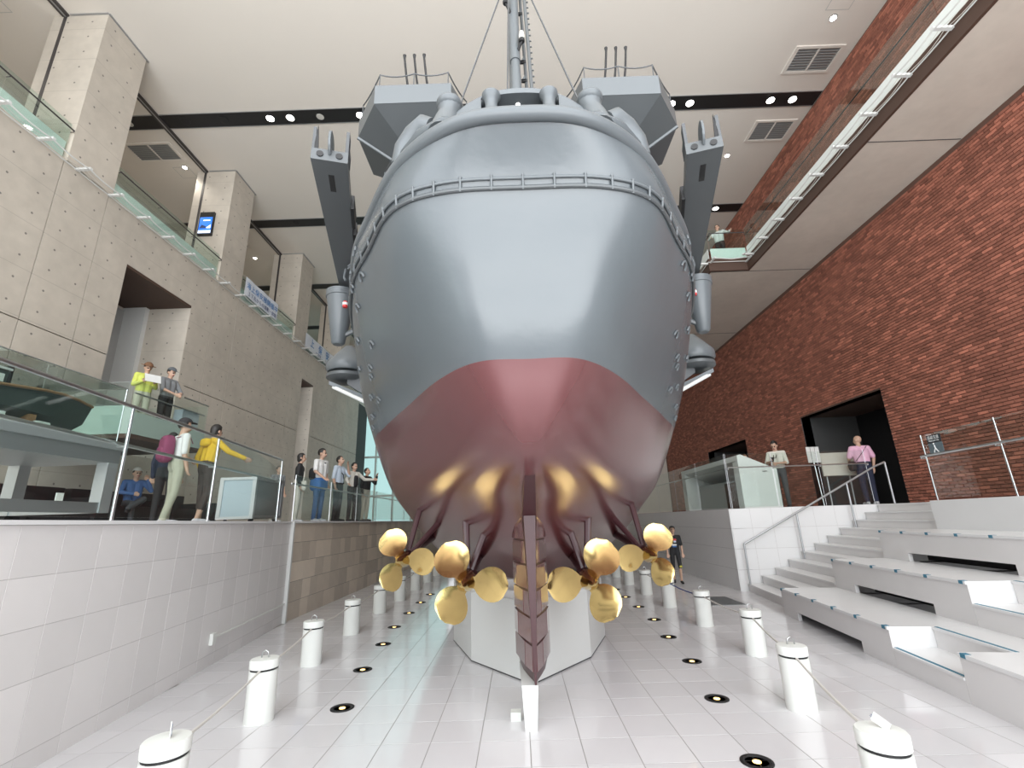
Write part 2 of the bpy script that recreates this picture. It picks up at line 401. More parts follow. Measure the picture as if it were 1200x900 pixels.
# door recess 1
dr = struct(MB().box(LX-1.9, LX-1.85, 9.93, 12.26, 3.3, 7.75).build('door_1', 'corridor_beige'), 'tall doorway recess with pale grey door panel')
MB().box(LX-1.84, LX, 9.93, 12.25, 7.69, 7.752).build('lintel', 'brown_dark', dr)
MB().box(LX-1.9, LX-0.004, 12.245, 12.5, 3.3, 7.75).build('reveal', 'concrete', dr)
MB().box(LX-1.9, LX-0.33, 9.7, 9.93, 3.3, 7.75).build('reveal', 'concrete', dr)
MB().box(LX-1.86, LX-1.2, 12.10, 12.245, 3.3, 7.7).build('frame', 'white_paint', dr)
MB().box(LX-1.84, LX-1.80, 9.95, 12.2, 3.4, 7.6).build('door_leaf', 'vent_grey', dr)
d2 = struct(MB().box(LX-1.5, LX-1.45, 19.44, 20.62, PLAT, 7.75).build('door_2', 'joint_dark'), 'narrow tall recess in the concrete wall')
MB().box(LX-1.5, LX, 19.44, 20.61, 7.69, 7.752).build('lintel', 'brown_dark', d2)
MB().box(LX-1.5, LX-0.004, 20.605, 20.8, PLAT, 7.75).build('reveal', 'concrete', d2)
# upper gallery
struct(MB().box(-14, LX-0.33, -6, 29.5, UP-0.35, UP-0.004).build('floor_upper_left', 'concrete_smooth'), 'concrete edge of the upper left gallery')
struct(MB().box(-14.2, -13.6, -6, 29.5, UP, CEIL).build('wall_upper_left', 'corridor_beige'), 'beige rear wall of the upper left gallery')
for i, (y0, y1) in enumerate([(2.85, 4.02), (8.02, 9.17), (13.18, 14.36), (18.36, 19.5), (23.55, 24.7)]):
    c = struct(MB().box(LX-1.3, LX, y0, y1, UP-0.02, CEIL).build('trim_%d' % (i+1), 'concrete'), 'concrete column of the upper left gallery')
    MB().box(LX-1.06, LX-0.98, y0-0.006, y0+0.05, UP, CEIL).build('track', 'dark_rail', c)
    MB().box(LX-0.01, LX+0.03, y0, y1+0.06, CEIL-0.03, CEIL).build('top_trim', 'steel_dull', c)
    MB().box(LX-0.9, LX+0.0, y0-0.03, y0+0.0, CEIL-0.03, CEIL).build('top_trim', 'steel_dull', c)
# ceiling
ce = struct(MB().box(-14.2, 9.9, -6, 29.5, CEIL, CEIL+0.3).build('ceiling', 'ceiling_white'), 'pale warm white ceiling')
MB().box(LX-1.1, LX-0.94, -6, 29.5, CEIL-0.05, CEIL+0.02).build('ceiling_track', 'dark_rail', ce)
MB().box(LX-1.04, LX-1.0, -6, 29.5, CEIL-0.052, CEIL-0.04).build('track_groove', 'steel_dull', ce)
for yc in (6.0, 11.1, 16.15, 21.4, 26.5):
    st = MB().box(-13.0, 9.3, yc-0.24, yc+0.24, CEIL-0.012, CEIL+0.02).build('light_slot', 'black', ce)
    MB().box(-13.0, 9.3, yc-0.26, yc-0.24, CEIL-0.02, CEIL+0.01).build('slot_edge', 'steel_dull', ce)
    MB().box(-13.0, 9.3, yc+0.24, yc+0.26, CEIL-0.02, CEIL+0.01).build('slot_edge', 'steel_dull', ce)
NTH = ['first', 'second', 'third', 'fourth', 'fifth', 'sixth', 'seventh', 'eighth']
def disc(x, y, r, mat, lab, grp, z=CEIL-0.02, lamp=0):
    t = thing('downlight', lab, 'downlight', (x, y, z), 0, grp)
    MB().lathe([(r*1.25, 0.012), (r*1.25, -0.004), (r*1.05, -0.008)], (x, y, z), 16).build('rim', 'black', t)
    MB().lathe([(r, 0.0), (r, -0.012), (r*0.6, -0.016)], (x, y, z), 16).build('lens', mat, t)
    if lamp:
        l = bpy.data.lights.new('lamp', 'SPOT'); l.energy = lamp; l.color = (1, 0.93, 0.82); l.spot_size = math.radians(130); l.spot_blend = 0.8; l.shadow_soft_size = 0.08
        lo = bpy.data.objects.new('lamp', l); COL.objects.link(lo); lo.parent = t; lo.location = (0, 0, -0.05)
def slot_lights(y, lst, nm):
    cnt = {}
    for x, on in sorted(lst):
        st_ = ['unlit', 'lit', 'blank'][on]; n = cnt.get(on, 0); cnt[on] = n+1
        disc(x, y, 0.11, ['lamp_off', 'lamp_white', 'gun_black'][on], '%s round downlight in the %s black ceiling slot, %s from the left' % (st_, nm, NTH[n]), st_+' downlights in the %s ceiling slot' % nm, lamp=(60 if x < -10.5 else 0) if on == 1 else 0)
slot_lights(11.1, [(-7.05, 1), (-6.45, 1), (-5.55, 0), (-4.35, 1), (-8.45, 2), (-9.6, 2), (4.95, 1), (5.5, 1), (7.9, 1), (8.55, 1), (-11.3, 0), (-11.9, 1)], 'nearest')
slot_lights(16.15, [(6.6, 1), (8.3, 1), (-8.6, 2)], 'second')
for (x, y, lab, pw) in [(8.25, 8.75, 'beyond the square hatch nearest the brick wall', 0), (7.55, 13.3, 'just past the second right vent', 0), (7.2, 15.1, 'between the right hatch and the second slot', 0), (-10.9, 12.95, 'beside the left gallery vent', 80), (-11.6, 18.6, 'of the left gallery behind the first banner', 80), (-10.9, 21.0, 'of the left gallery behind the second banner', 80), (-12.6, 7.6, 'in the top left corner', 80)]:
    disc(x, y, 0.075, 'lamp_white', 'small lit ceiling spotlight '+lab, 'small ceiling spotlights', CEIL-0.006, pw)
def vent(x0, x1, y0, y1, lab):
    t = thing('ceiling_vent', lab, 'vent', ((x0+x1)/2, (y0+y1)/2, CEIL))
    z = CEIL
    MB().box(x0, x1, y0, y0+0.07, z-0.03, z).box(x0, x1, y1-0.07, y1, z-0.03, z).box(x0, x0+0.09, y0+0.07, y1-0.07, z-0.03, z).box(x1-0.09, x1, y0+0.07, y1-0.07, z-0.03, z).box((x0+x1)/2-0.02, (x0+x1)/2+0.02, y0+0.07, y1-0.07, z-0.028, z).build('frame', 'ceiling_white', t)
    MB().box(x0+0.05, x1-0.05, y0+0.05, y1-0.05, z-0.004, z-0.001).build('backing', 'steel_dull', t)
    n = 9
    for i in range(n):
        yy = y0+0.09+(y1-y0-0.18)*i/(n-1)
        MB().obox(((x0+x1)/2, yy, z-0.012), ((x1-x0)/2-0.08, 0.03, 0.003), 0, 0.5).build('slat', 'vent_grey', t)
vent(7.75, 9.05, 9.45, 10.25, 'white framed double ceiling vent nearest the red brick wall')
vent(7.85, 9.15, 11.85, 12.7, 'white framed double ceiling vent just beyond the first black slot, right')
vent(-12.15, -10.65, 11.85, 12.65, 'white framed ceiling vent above the upper left gallery')
vent(-12.4, -11.3, 17.0, 17.8, 'dark ceiling vent far along the upper left gallery')
def hatch(x0, x1, y0, y1, lab):
    t = thing('access_hatch', lab, 'hatch', ((x0+x1)/2, (y0+y1)/2, CEIL))
    MB().box(x0, x1, y0, y1, CEIL-0.004, CEIL).build('panel', 'ceiling_white', t)
    g = 0.012
    MB().box(x0-g, x0, y0-g, y1+g, CEIL-0.003, CEIL).box(x1, x1+g, y0-g, y1+g, CEIL-0.003, CEIL).box(x0, x1, y0-g, y0, CEIL-0.003, CEIL).box(x0, x1, y1, y1+g, CEIL-0.003, CEIL).build('frame', 'vent_grey', t)
hatch(7.95, 8.5, 8.0, 8.55, 'square ceiling access hatch above the near right balcony')
hatch(7.0, 7.5, 13.7, 14.2, 'square ceiling access hatch right of the catapult girder')
hatch(-11.3, -10.8, 12.95, 13.45, 'square ceiling access hatch of the upper left gallery')
hatch(-12.2, -11.5, 7.2, 7.9, 'square ceiling access hatch at the top left corner')

# right brick wall with door openings
BX = 9.3
openings = [(11.6, 15.1, 0, 4.42), (19.0, 22.9, 0, 4.38)]
def inside(y0, y1, z0, z1):
    for a, b, c, e in openings:
        if y1 > a and y0 < b and z0 < e and z1 > c: return True
    return False
mb = MB()
mb.box(BX+0.02, BX+0.3, -6, 11.6, 0, CEIL).box(BX+0.02, BX+0.3, 15.1, 19.0, 0, CEIL).box(BX+0.02, BX+0.3, 22.9, 29.5, 0, CEIL).box(BX+0.02, BX+0.3, 11.6, 15.1, 4.42, CEIL).box(BX+0.02, BX+0.3, 19.0, 22.9, 4.38, CEIL)
br = struct(mb.build('wall_right', 'mortar'), 'dark red brick wall with lighter brown bricks')
BL, BH = 0.215, 0.0715
bm_v = [MB().add([(0,0,0),(0,BL-0.01,0),(0,BL-0.01,BH-0.01),(0,0,BH-0.01),(-0.022,0.003,0.003),(-0.022,BL-0.013,0.003),(-0.022,BL-0.013,BH-0.013),(-0.022,0.003,BH-0.013)],
        [(0,1,5,4),(1,2,6,5),(2,3,7,6),(3,0,4,7),(4,7,6,5)], var=v).mesh('brick', 'brick') for v in (-.55,-.4,-.25,-.1,.05,.2,.45,.8)]
bricks = []; cuts = []
def brick_var():
    r_ = random.random()
    return random.uniform(-.55, .15) if r_ < .72 else (random.uniform(.15, .5) if r_ < .9 else random.uniform(.55, 1.0))
zz = PLAT; row = 0
while zz < CEIL-0.05:
    y = 4.5 - (BL/2 if row % 2 else 0)
    while y < 29.2:
        if not inside(y, y+BL, zz, zz+BH) and not (8.62 < zz+BH and zz < 9.15):
            bricks.append((y, zz))
        elif not (8.62 < zz+BH and zz < 9.15):
            for a, b, c, e in openings:
                if zz < e and zz+BH > c:
                    for (p, q) in ((y, min(a, y+BL)), (max(b, y), y+BL)):
                        if 0.03 < q-p < BL-0.001 and y+BL > a and y < b: cuts.append((p, q, zz))
        y += BL
    zz += BH; row += 1
vis = sorted([b for b in bricks if b[0] > 8.2 and b[1] < 8.5], key=lambda b: b[0]**2+(b[1]-1.5)**2)[:300]
vs_ = set(vis)
for b in vis: link('brick', bm_v[min(7, int(abs(brick_var()+.55)/1.6*8))], br, (BX+0.02, b[0], b[1]))
rest = MB(); t5 = bm_v[0]; tv = [tuple(v.co) for v in t5.vertices]; tf = [tuple(p.vertices) for p in t5.polygons]
for b in bricks:
    if b in vs_: continue
    rest.add([(p[0]+BX+0.02, p[1]+b[0], p[2]+b[1]) for p in tv], tf, var=brick_var())
for p, q, z in cuts: rest.add([(v[0]+BX+0.02, p+v[1]*(q-p)/BL, v[2]+z) for v in tv], tf, var=brick_var())
o = rest.build('brick', 'brick', br, fix=False); o['kind'] = 'stuff'
for i, (a, b, c, e) in enumerate(openings):
    dd = struct(MB().box(BX+1.8, BX+1.85, a, b, PLAT, e).build('door_%d' % (i+3), 'black'), 'doorway in the brick wall, coloured black for its unlit inside')  # black back and reveals put the doorway's shade into the colour
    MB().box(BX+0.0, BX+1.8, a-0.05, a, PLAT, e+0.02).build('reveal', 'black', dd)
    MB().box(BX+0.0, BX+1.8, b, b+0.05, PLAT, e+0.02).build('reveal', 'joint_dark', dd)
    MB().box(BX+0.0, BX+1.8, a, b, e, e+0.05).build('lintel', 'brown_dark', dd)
# right balcony slab: projects further beyond y = 13
E1, E2, JY = 7.38, 6.2, 13.0
slab = MB().box(E1, BX+0.02, -6, JY, 8.72, 9.1).box(E2, BX+0.02, JY, 29.5, 8.72, 9.1)
struct(slab.build('floor_upper_right', 'concrete_smooth'), 'concrete soffit of the upper right walkway')
fa = MB().box(E1-0.06, E1, -6, JY-0.06, 8.70, 9.12).box(E2-0.06, E1, JY-0.06, JY, 8.70, 9.12).box(E2-0.06, E2, JY, 29.5, 8.70, 9.12)
struct(fa.build('trim_20', 'brown_dark'), 'dark brown edge beam of the upper right walkway')
for yj in (7.9, 13.05, 18.2):
    j_ = MB().box(E2 if yj > 13 else E1, BX, yj, yj+0.015, 8.712, 8.722)
    struct(j_.build('trim_%d' % (21+int(yj)), 'joint_dark'), 'dark joint in the concrete soffit')

# glazed far end
far = struct(MB().box(-14.2, -13.9, 29.5, 29.7, 0, CEIL).box(-14.2, -3.9, 29.5, 29.7, 11.2, CEIL+0.1).box(-14.2, -3.9, 29.5, 29.7, 0, PLAT).build('window_1', 'concrete_smooth'), 'tall glazed facade at the far left end of the hall')
for x in np.arange(-13.5, -3.8, 1.15): MB().box(x-0.05, x+0.05, 29.45, 29.65, PLAT, 11.2).build('mullion', 'green_glass_solid', far)
for z in (3.2, 5.6, 8.4): MB().box(-13.9, -3.9, 29.44, 29.6, z-0.06, z+0.06).build('transom', 'green_glass_solid', far)
for x in np.arange(-13.5, -4.5, 1.15): MB().box(x+0.05, x+1.1, 29.52, 29.54, PLAT, 11.2).build('pane', 'glass_far', far)
struct(MB().box(-3.9, 9.9, 29.5, 29.7, -0.2, CEIL).build('wall_back', 'concrete_smooth'), 'concrete end wall behind the ship')
# ------------------------------------------------------------------ stairs and seating steps on the right (slightly rotated in plan)
SO = Vector((4.02, 7.915)); SU = Vector((0.1376, 0.9905)); SV = Vector((0.9905, -0.1376))
def S(a, b): p = SO + SU*a + SV*b; return (p.x, p.y)
st = thing('staircase', 'white stone staircase rising beside the white tiled wall', 'staircase', (5.5, 9.2, 0))
RISE, RUN = 0.1447, 0.2935
for k in range(11):
    xk = 4.57 + RUN*k
    def on(t): return (xk - SU.x/SU.y*t, FW_Y - t)       # front edge, from the wall towards the camera
    rel = Vector(on(0)) - SO; b0 = rel.dot(SV)
    tread = MB().prism([on(0.002), S(0.004, b0), S(0.004, 5.2), (9.2, FW_Y-0.002)], RISE*k, RISE*(k+1)-0.022)
    s_ = tread.build('riser', 'grey_stone', st)
    MB().prism([(on(0.002)[0]-0.015, FW_Y-0.002), S(0.004, b0-0.015), S(0.004, b0+RUN+0.03), (xk+RUN+0.03, FW_Y-0.002)], RISE*(k+1)-0.024, RISE*(k+1)-0.001).build('tread', 'white_stone', st)
TB = [0.0, 0.807, 1.567, 2.37]; TH = [0.37, 0.78, 1.18]
def notch_panel(b, a0, a1, z0, z1, n0, n1, nz, th, mat, name, parent):
    """front panel in the (a, z) plane at b with a low notch (the dark slot)"""
    prof = [(a0, z0), (n0, z0), (n0, z0+nz), (n1, z0+nz), (n1, z0), (a1, z0), (a1, z1), (a0, z1)]
    # build as three boxes so every face stays convex
    mb = MB()
    for (p, q, u_, v_) in ((a0, n0, z0, z1), (n0, n1, z0+nz, z1), (n1, a1, z0, z1)):
        c = [S(p, b), S(q, b), S(q, b+th), S(p, b+th)]; mb.prism(c, u_, v_)
    return mb.build(name, mat, parent)
def bleacher(a0, a1, lab, slots):
    t = thing('seating_steps', lab, 'seating', (*S((a0+a1)/2, 1.2), 0))
    zp = 0.0
    for i in range(3):
        b0, b1 = TB[i], TB[i+1]; z = TH[i]
        n0, n1 = slots[i]
        notch_panel(b0, a0, a1, zp, z-0.03, n0, n1, 0.11, 0.05, 'grey_stone', 'front_panel', t)
        MB().prism([S(n0-0.1, b0+0.3), S(n1+0.1, b0+0.3), S(n1+0.1, b0+0.33), S(n0-0.1, b0+0.33)], zp, zp+0.2).build('slot_back', 'black', t)
        MB().prism([S(a0, b0+0.05), S(a0+0.05, b0+0.05), S(a0+0.05, b1+0.04), S(a0, b1+0.04)], zp, z-0.03).build('side_panel', 'white_stone', t)
        MB().prism([S(a1-0.05, b0+0.05), S(a1, b0+0.05), S(a1, b1+0.04), S(a1-0.05, b1+0.04)], zp, z-0.03).build('side_panel', 'grey_stone', t)
        n = max(2, int((a1-a0)/0.9))
        for q in range(n):
            p_, r_ = a0+(a1-a0)*q/n, a0+(a1-a0)*(q+1)/n
            MB().prism([S(p_+0.002, b0-0.012), S(r_-0.002, b0-0.012), S(r_-0.002, b1+0.04), S(p_+0.002, b1+0.04)], z-0.03, z).build('seat_slab', 'white_stone' if i < 2 else 'white_stone', t)
        for q in range(6):
            aa = a0+0.06+(a1-a0-0.12)*q/5
            MB().prism([S(aa-0.028, b0-0.0135), S(aa+0.028, b0-0.0135), S(aa+0.028, b0+0.035), S(aa-0.028, b0+0.035)], z-0.031, z+0.002).build('edge_marker', 'tape_blue', t)
        zp = z
    return t
bleacher(-2.73, -0.004, 'tiered white seating steps with dark slots beside the staircase', [(-2.15, -0.5), (-2.15, -0.55), (-2.35, -0.6)])
bleacher(-9.0, -3.66, 'nearest tiered seating steps at the right edge of the picture', [(-6.6, -4.62), (-6.6, -4.6), (-6.6, -4.6)])
es = thing('aisle_steps', 'short flight of stone aisle steps with blue edge tape', 'steps', (*S(-3.2, 1.0), 0))
zp = 0.0
for i in range(3):
    h = TH[i]-zp
    for (b0, z0, z1) in ((TB[i], 0.0, zp+h/2), (TB[i]+0.40, 0.0, TH[i])):
        MB().prism([S(-3.655, b0), S(-2.735, b0), S(-2.735, 2.40), S(-3.655, 2.40)], max(0, z0 if i == 0 else zp-0.05), z1-0.022).build('riser', 'grey_stone', es)
        bb = b0+0.43 if b0 == TB[i] else TB[i+1]+0.03
        MB().prism([S(-3.655, b0-0.01), S(-2.735, b0-0.01), S(-2.735, bb), S(-3.655, bb)], z1-0.022, z1).build('tread', 'white_stone', es)
        MB().prism([S(-3.655, b0+0.012), S(-2.735, b0+0.012), S(-2.735, b0+0.042), S(-3.655, b0+0.042)], z1, z1+0.002).build('edge_tape', 'tape_blue', es)
    zp = TH[i]
tw = struct(MB().prism([S(-9.0, 2.40), S(0.0, 2.40), S(0.0, 2.75), S(-9.0, 2.75)], 0.9, PLAT).build('wall_right_steps', 'white_stone'), 'white stone parapet behind the top seating step')
struct(MB().prism([S(-9.0, 2.75), S(0.0, 2.75), S(0.0, 5.2), (9.28, -3)], PLAT-0.25, PLAT-0.003).build('floor_right_landing', 'grey_stone'), 'grey landing above the seating steps')

# glass balustrades ------------------------------------------------
def balustrade(name, lab, A, B, z0, z1, posts, rails, rail_r=0.016, post_r=0.014, mat='glass_clear', top='steel', th=0.012, gap=0.02, postmat='steel'):
    A = Vector(A); B = Vector(B); L_ = (B-A).length; u = (B-A)/L_; ang = math.atan2(u.y, u.x)
    t = thing(name, lab, 'railing', (*((A+B)/2), z0))
    ps = sorted(posts)
    for q in range(len(ps)-1):
        a, b = ps[q]*L_+gap, ps[q+1]*L_-gap; c = A + u*(a+b)/2
        MB().obox((c.x, c.y, (z0+z1)/2+0.01), ((b-a)/2, th/2, (z1-z0)/2-0.02), ang).build('glass_pane', mat, t)
    for q in ps:
        c = A + u*q*L_
        if post_r: MB().tube([(c.x, c.y, z0), (c.x, c.y, z1)], post_r, 8).build('post', postmat, t)
    for (zr, rr, off) in rails:
        n_ = Vector((u.y, -u.x))*off
        MB().tube([(A.x+n_.x, A.y+n_.y, zr), (B.x+n_.x, B.y+n_.y, zr)], rr, 8).build('handrail', top, t)
        if off:
            for q in ps:
                c = A + u*q*L_; MB().tube([(c.x, c.y, zr-0.03), (c.x+n_.x, c.y+n_.y, zr-0.03), (c.x+n_.x, c.y+n_.y, zr)], 0.009, 6).build('bracket', top, t)
    return t
def wwp(y, off=0.12):
    t_ = (y-WW_A.y)/(WW_B.y-WW_A.y); p = WW_A + (WW_B-WW_A)*t_ - nrm*off; return (p.x, p.y)
# left, along the white wall
ys = [-0.7, 0.9, 2.52, 4.14, 5.75, 7.95]
balustrade('glass_balustrade', 'glass balustrade with two steel rails on the white left wall', wwp(ys[0]), wwp(ys[-1]), PLAT, 2.60, [(y-ys[0])/(ys[-1]-ys[0]) for y in ys], [(2.605, 0.018, 0), (2.27, 0.016, -0.07)])
balustrade('glass_balustrade', 'lower glass balustrade above the brown stone wall', (BROWN_X-0.14, 8.6), (BROWN_X-0.14, 22.0), PLAT, 2.42, [i/8 for i in range(9)], [(2.27, 0.016, -0.07)], post_r=0.010)
# right, on pit wall and front wall
balustrade('glass_balustrade', 'glass balustrade along the right pit wall beside the white booth', (RW_X+0.12, FW_Y+0.14), (RW_X+0.12, 22.5), PLAT, 2.755, [i/7 for i in range(8)], [(2.45, 0.014, 0.07)], post_r=0.004)
balustrade('glass_balustrade', 'glass balustrade on the white front wall above the stairs', (RW_X+0.14, FW_Y+0.12), (7.55, FW_Y+0.12), PLAT, 2.755, [0, 0.33, 0.66, 1.0], [(2.45, 0.014, 0.07)], post_r=0.004)
g3a = Vector(S(0.0, 2.52)); g3b = Vector(S(-8.5, 2.52))
balustrade('glass_balustrade', 'glass balustrade with handrail above the seating steps', tuple(g3a), tuple(g3b), PLAT, 2.62, [i/6 for i in range(7)], [(2.28, 0.018, 0.07)], post_r=0.010)
# stair handrail
hr = thing('stair_handrail', 'sloping steel handrail on the white wall side of the stairs', 'handrail', (6.0, 10.08, 0.6))
HP = [(4.55, 0.13), (5.72, 0.58), (6.88, 1.16), (7.78, PLAT)]
pts = [(4.55, 10.08, 0.13), (4.55, 10.08, 0.90)] + [(x, 10.08, 0.90 + (x-4.55)/(7.55-4.55)*1.47) for x in (5.0, 5.72, 6.88, 7.55)] + [(7.78, 10.08, 2.45)]
MB().tube(pts[1:], 0.02, 8).build('rail', 'steel_dull', hr)
for x, z0 in HP:
    z1 = 2.45 if x > 7.6 else 0.90 + (x-4.55)/3.0*1.47
    MB().tube([(x, 10.08, z0), (x, 10.08, z1)], 0.019, 8).build('post', 'steel_dull', hr)
# upper balconies: glass parapets
def parapet(lab, A, B, z0, z1, n):
    balustrade('glass_parapet', lab, A, B, z0, z1, [i/n for i in range(n+1)], [(z1-0.18, 0.016, 0.08)], post_r=0.0, mat='glass_green', top='dark_rail', gap=0.006)
    A = Vector(A); B = Vector(B); u = (B-A).normalized(); c = (A+B)/2; t = [o for o in bpy.data.objects if o.get('label') == lab][0]
    MB().obox((c.x-u.y*0.02, c.y+u.x*0.02, z0+0.22), ((B-A).length/2-0.01, 0.004, 0.21), math.atan2(u.y, u.x)).build('lower_pane', 'milky_glass', t)
for (y0, y1, nm) in ((-1.0, 2.8, 'first'), (4.05, 7.98, 'second'), (9.2, 13.15, 'third'), (14.4, 18.33, 'fourth'), (19.55, 23.5, 'fifth')):
    parapet('green tinted glass parapet of the upper left gallery, %s bay from the camera' % nm, (LX-0.06, y0), (LX-0.06, y1), UP, 10.0, 3)
for (A, B, nm, n) in (((E1+0.06, -1), (E1+0.06, JY+0.0), 'long near run', 8), ((E2+0.09, JY+0.02), (E1+0.03, JY+0.02), 'short return', 1), ((E2+0.06, JY+0.06), (E2+0.06, 27), 'far run', 8)):
    parapet('green tinted glass parapet of the upper right walkway, %s' % nm, A, B, 9.1, 10.2, n)
def net(lab, x, dirx, ys, z):
    t = thing('safety_net', lab, 'net', (x, (ys[0]+ys[-1])/2, z))
    for y in ys: MB().box(min(x, x+dirx*0.34), max(x, x+dirx*0.34), y-0.03, y+0.03, z-0.025, z+0.025).build('arm', 'white_paint', t)
    def rope(off, sag, r):
        pts = []
        for i in range(len(ys)-1):
            for q in range(6):
                f = q/6; pts.append((x+dirx*(off-sag*4*f*(1-f)*0.35), ys[i]+(ys[i+1]-ys[i])*f, z-0.02-sag*4*f*(1-f)))
        pts.append((x+dirx*off, ys[-1], z-0.02)); return MB().tube(pts, r, 5)
    rope(0.32, 0.03, 0.016).build('outer_rope', 'white_paint', t)
    rope(0.04, 0.01, 0.012).build('inner_rope', 'white_paint', t)
    for k, off in enumerate((0.13, 0.22)): rope(off, 0.05, 0.005).build('mesh_rope', 'rope', t)
net('white safety net hung below the upper left gallery', LX, 1, [3.2+0.84*i for i in range(28)], 9.05)
net('white safety net along the near run of the right walkway', E1-0.06, -1, [4.1+0.84*i for i in range(11)], 8.98)
net('white safety net along the far run of the right walkway', E2-0.06, -1, [13.0+0.84*i for i in range(10)], 8.98)
# far bay net return
nr = thing('safety_net', 'short white safety net at the step in the right walkway', 'net', (6.8, JY-0.2, 8.98))
for x in (6.2, 7.3): MB().box(x-0.025, x+0.025, JY-0.4, JY-0.06, 8.96, 9.0).build('arm', 'white_paint', nr)
MB().tube([(6.1, JY-0.38, 8.97), (6.7, JY-0.36, 8.92), (7.35, JY-0.38, 8.97)], 0.014, 5).build('outer_rope', 'white_paint', nr)
MB().tube([(6.1, JY-0.1, 8.98), (7.35, JY-0.1, 8.98)], 0.012, 5).build('inner_rope', 'white_paint', nr)
# ------------------------------------------------------------------ the ship
SX = 0.085
ship = thing('battleship_model', 'huge grey and dark red battleship model seen from the stern with four brass propellers', 'ship model', (SX, 6.0, 0.0))
def W(p): return (p[0]+SX, p[1], p[2])      # ship x is measured from its centre plane
LV = [
 (3.62, [(0,2.0),(.38,2.06),(.75,2.35),(1.08,2.85),(1.36,3.37),(1.62,4.2),(1.80,5.5),(1.95,8),(2.02,14),(1.5,20),(0,26.5)]),
 (3.33, [(0,2.23),(.47,2.25),(.79,2.40),(1.05,2.80),(1.335,3.30),(1.62,4.2),(1.82,5.5),(1.96,8),(2.02,14),(1.5,20),(0,26.3)]),
 (2.88, [(0,2.42),(.43,2.44),(.74,2.72),(1.08,3.28),(1.44,4.0),(1.74,4.85),(1.90,6.0),(1.98,8),(2.02,14),(1.5,20),(0,26)]),
 (2.41, [(0,2.60),(.31,2.63),(.60,2.98),(.95,3.65),(1.34,4.42),(1.68,5.2),(1.88,6.3),(1.98,8.3),(2.02,14),(1.5,20),(0,25.6)]),
 (1.93, [(0,2.93),(.13,2.99),(.42,3.42),(.88,4.30),(1.33,5.2),(1.70,6.1),(1.90,7.2),(1.97,9),(2.0,14),(1.4,20),(0,25.2)]),
 (1.62, [(0,3.9),(.16,4.0),(.44,4.35),(.88,5.1),(1.28,5.9),(1.62,6.8),(1.82,7.8),(1.93,9.3),(1.97,14),(1.3,20),(0,25)]),
 (1.25, [(0,4.7),(.18,4.85),(.46,5.3),(.86,6.2),(1.24,7.0),(1.55,7.9),(1.76,8.9),(1.88,10.2),(1.92,14),(1.2,20),(0,25)]),
 (0.86, [(0,5.4),(.15,5.65),(.42,6.2),(.78,7.1),(1.12,8.1),(1.40,9.2),(1.58,10),(1.70,11.2),(1.74,14),(1.1,20),(0,25)]),
]
NU = 72; us = np.concatenate([np.linspace(0, 6, 54), np.linspace(6, 10, 19)[1:]])
rings = []
for z, pl in LV:
    c = catmull(pl, us); rings.append(np.column_stack([c, np.full(len(c), z)]))
rings = np.array(rings)                       # level, u, (x, y, z)
def hull_rows(l0, l1, n):
    rows = []
    for t in np.linspace(l0, l1, n):
        r = np.array([catmull(rings[:, j, :], [t])[0] for j in range(len(us))])
        r[:, 0] = np.maximum(r[:, 0], 0)
        right = [(x+SX, y, z) for x, y, z in r]; left = [(-x+SX, y, z) for x, y, z in r[::-1]]
        rows.append(left[:-1] + right)
    return rows
top = hull_rows(0, 3, 34); bot = hull_rows(3, 7, 40)
h1 = MB().grid(top); n_ = len(top[0]); h1.add(top[0], [tuple(range(n_))])
hull = sub(h1.build('hull_topsides', 'hull_grey', ship, smooth=True), 'glossy grey hull topsides with flat stern')
h2 = MB().grid(bot); h2.add(bot[-1], [tuple(range(n_))])
hullb = sub(h2.build('hull_bottom', 'hull_red', ship, smooth=True), 'glossy dark red underwater hull')
def plan_at(level, u): return catmull([np.array([*catmull(pl_, [u])[0], z_]) for z_, pl_ in LV[:4]], [level])[0]
def edge_path(level, u_max, n, off=0.0, dz=0.0):
    """plan path along a hull level from port to starboard, offset outwards"""
    pts = []
    for u in np.linspace(-u_max, u_max, n):
        c = plan_at(level, abs(u)); c2 = plan_at(level, abs(u)+0.02); tx, ty = (c2-c)[:2]; l = math.hypot(tx, ty) or 1
        nx, ny = (ty/l, -tx/l) if abs(u) > 1e-6 else (0, -1)
        pts.append(((-1 if u < 0 else 1)*max(c[0]+nx*off, 0)+SX, c[1]+ny*off, c[2]+dz))
    return pts
# rolled deck edge
sub(MB().tube(edge_path(0, 5.6, 91, -0.012, -0.015), 0.042, 12).build('deck_edge_roll', 'ship_light', ship, smooth=True), 'rounded deck edge moulding')
# cable run with clips below the stern overhang
MB().tube(edge_path(0.93, 5.8, 101, 0.010), 0.009, 8).build('cable_pipe', 'ship_light', ship, smooth=True)
MB().tube(edge_path(1.05, 5.8, 101, 0.010), 0.013, 8).build('cable_pipe', 'ship_grey', ship, smooth=True)
for p, q in zip(edge_path(0.89, 5.5, 31, 0.015), edge_path(1.08, 5.5, 31, 0.015)): MB().tube([p, q], 0.008, 6).build('cable_clip', 'ship_light', ship)
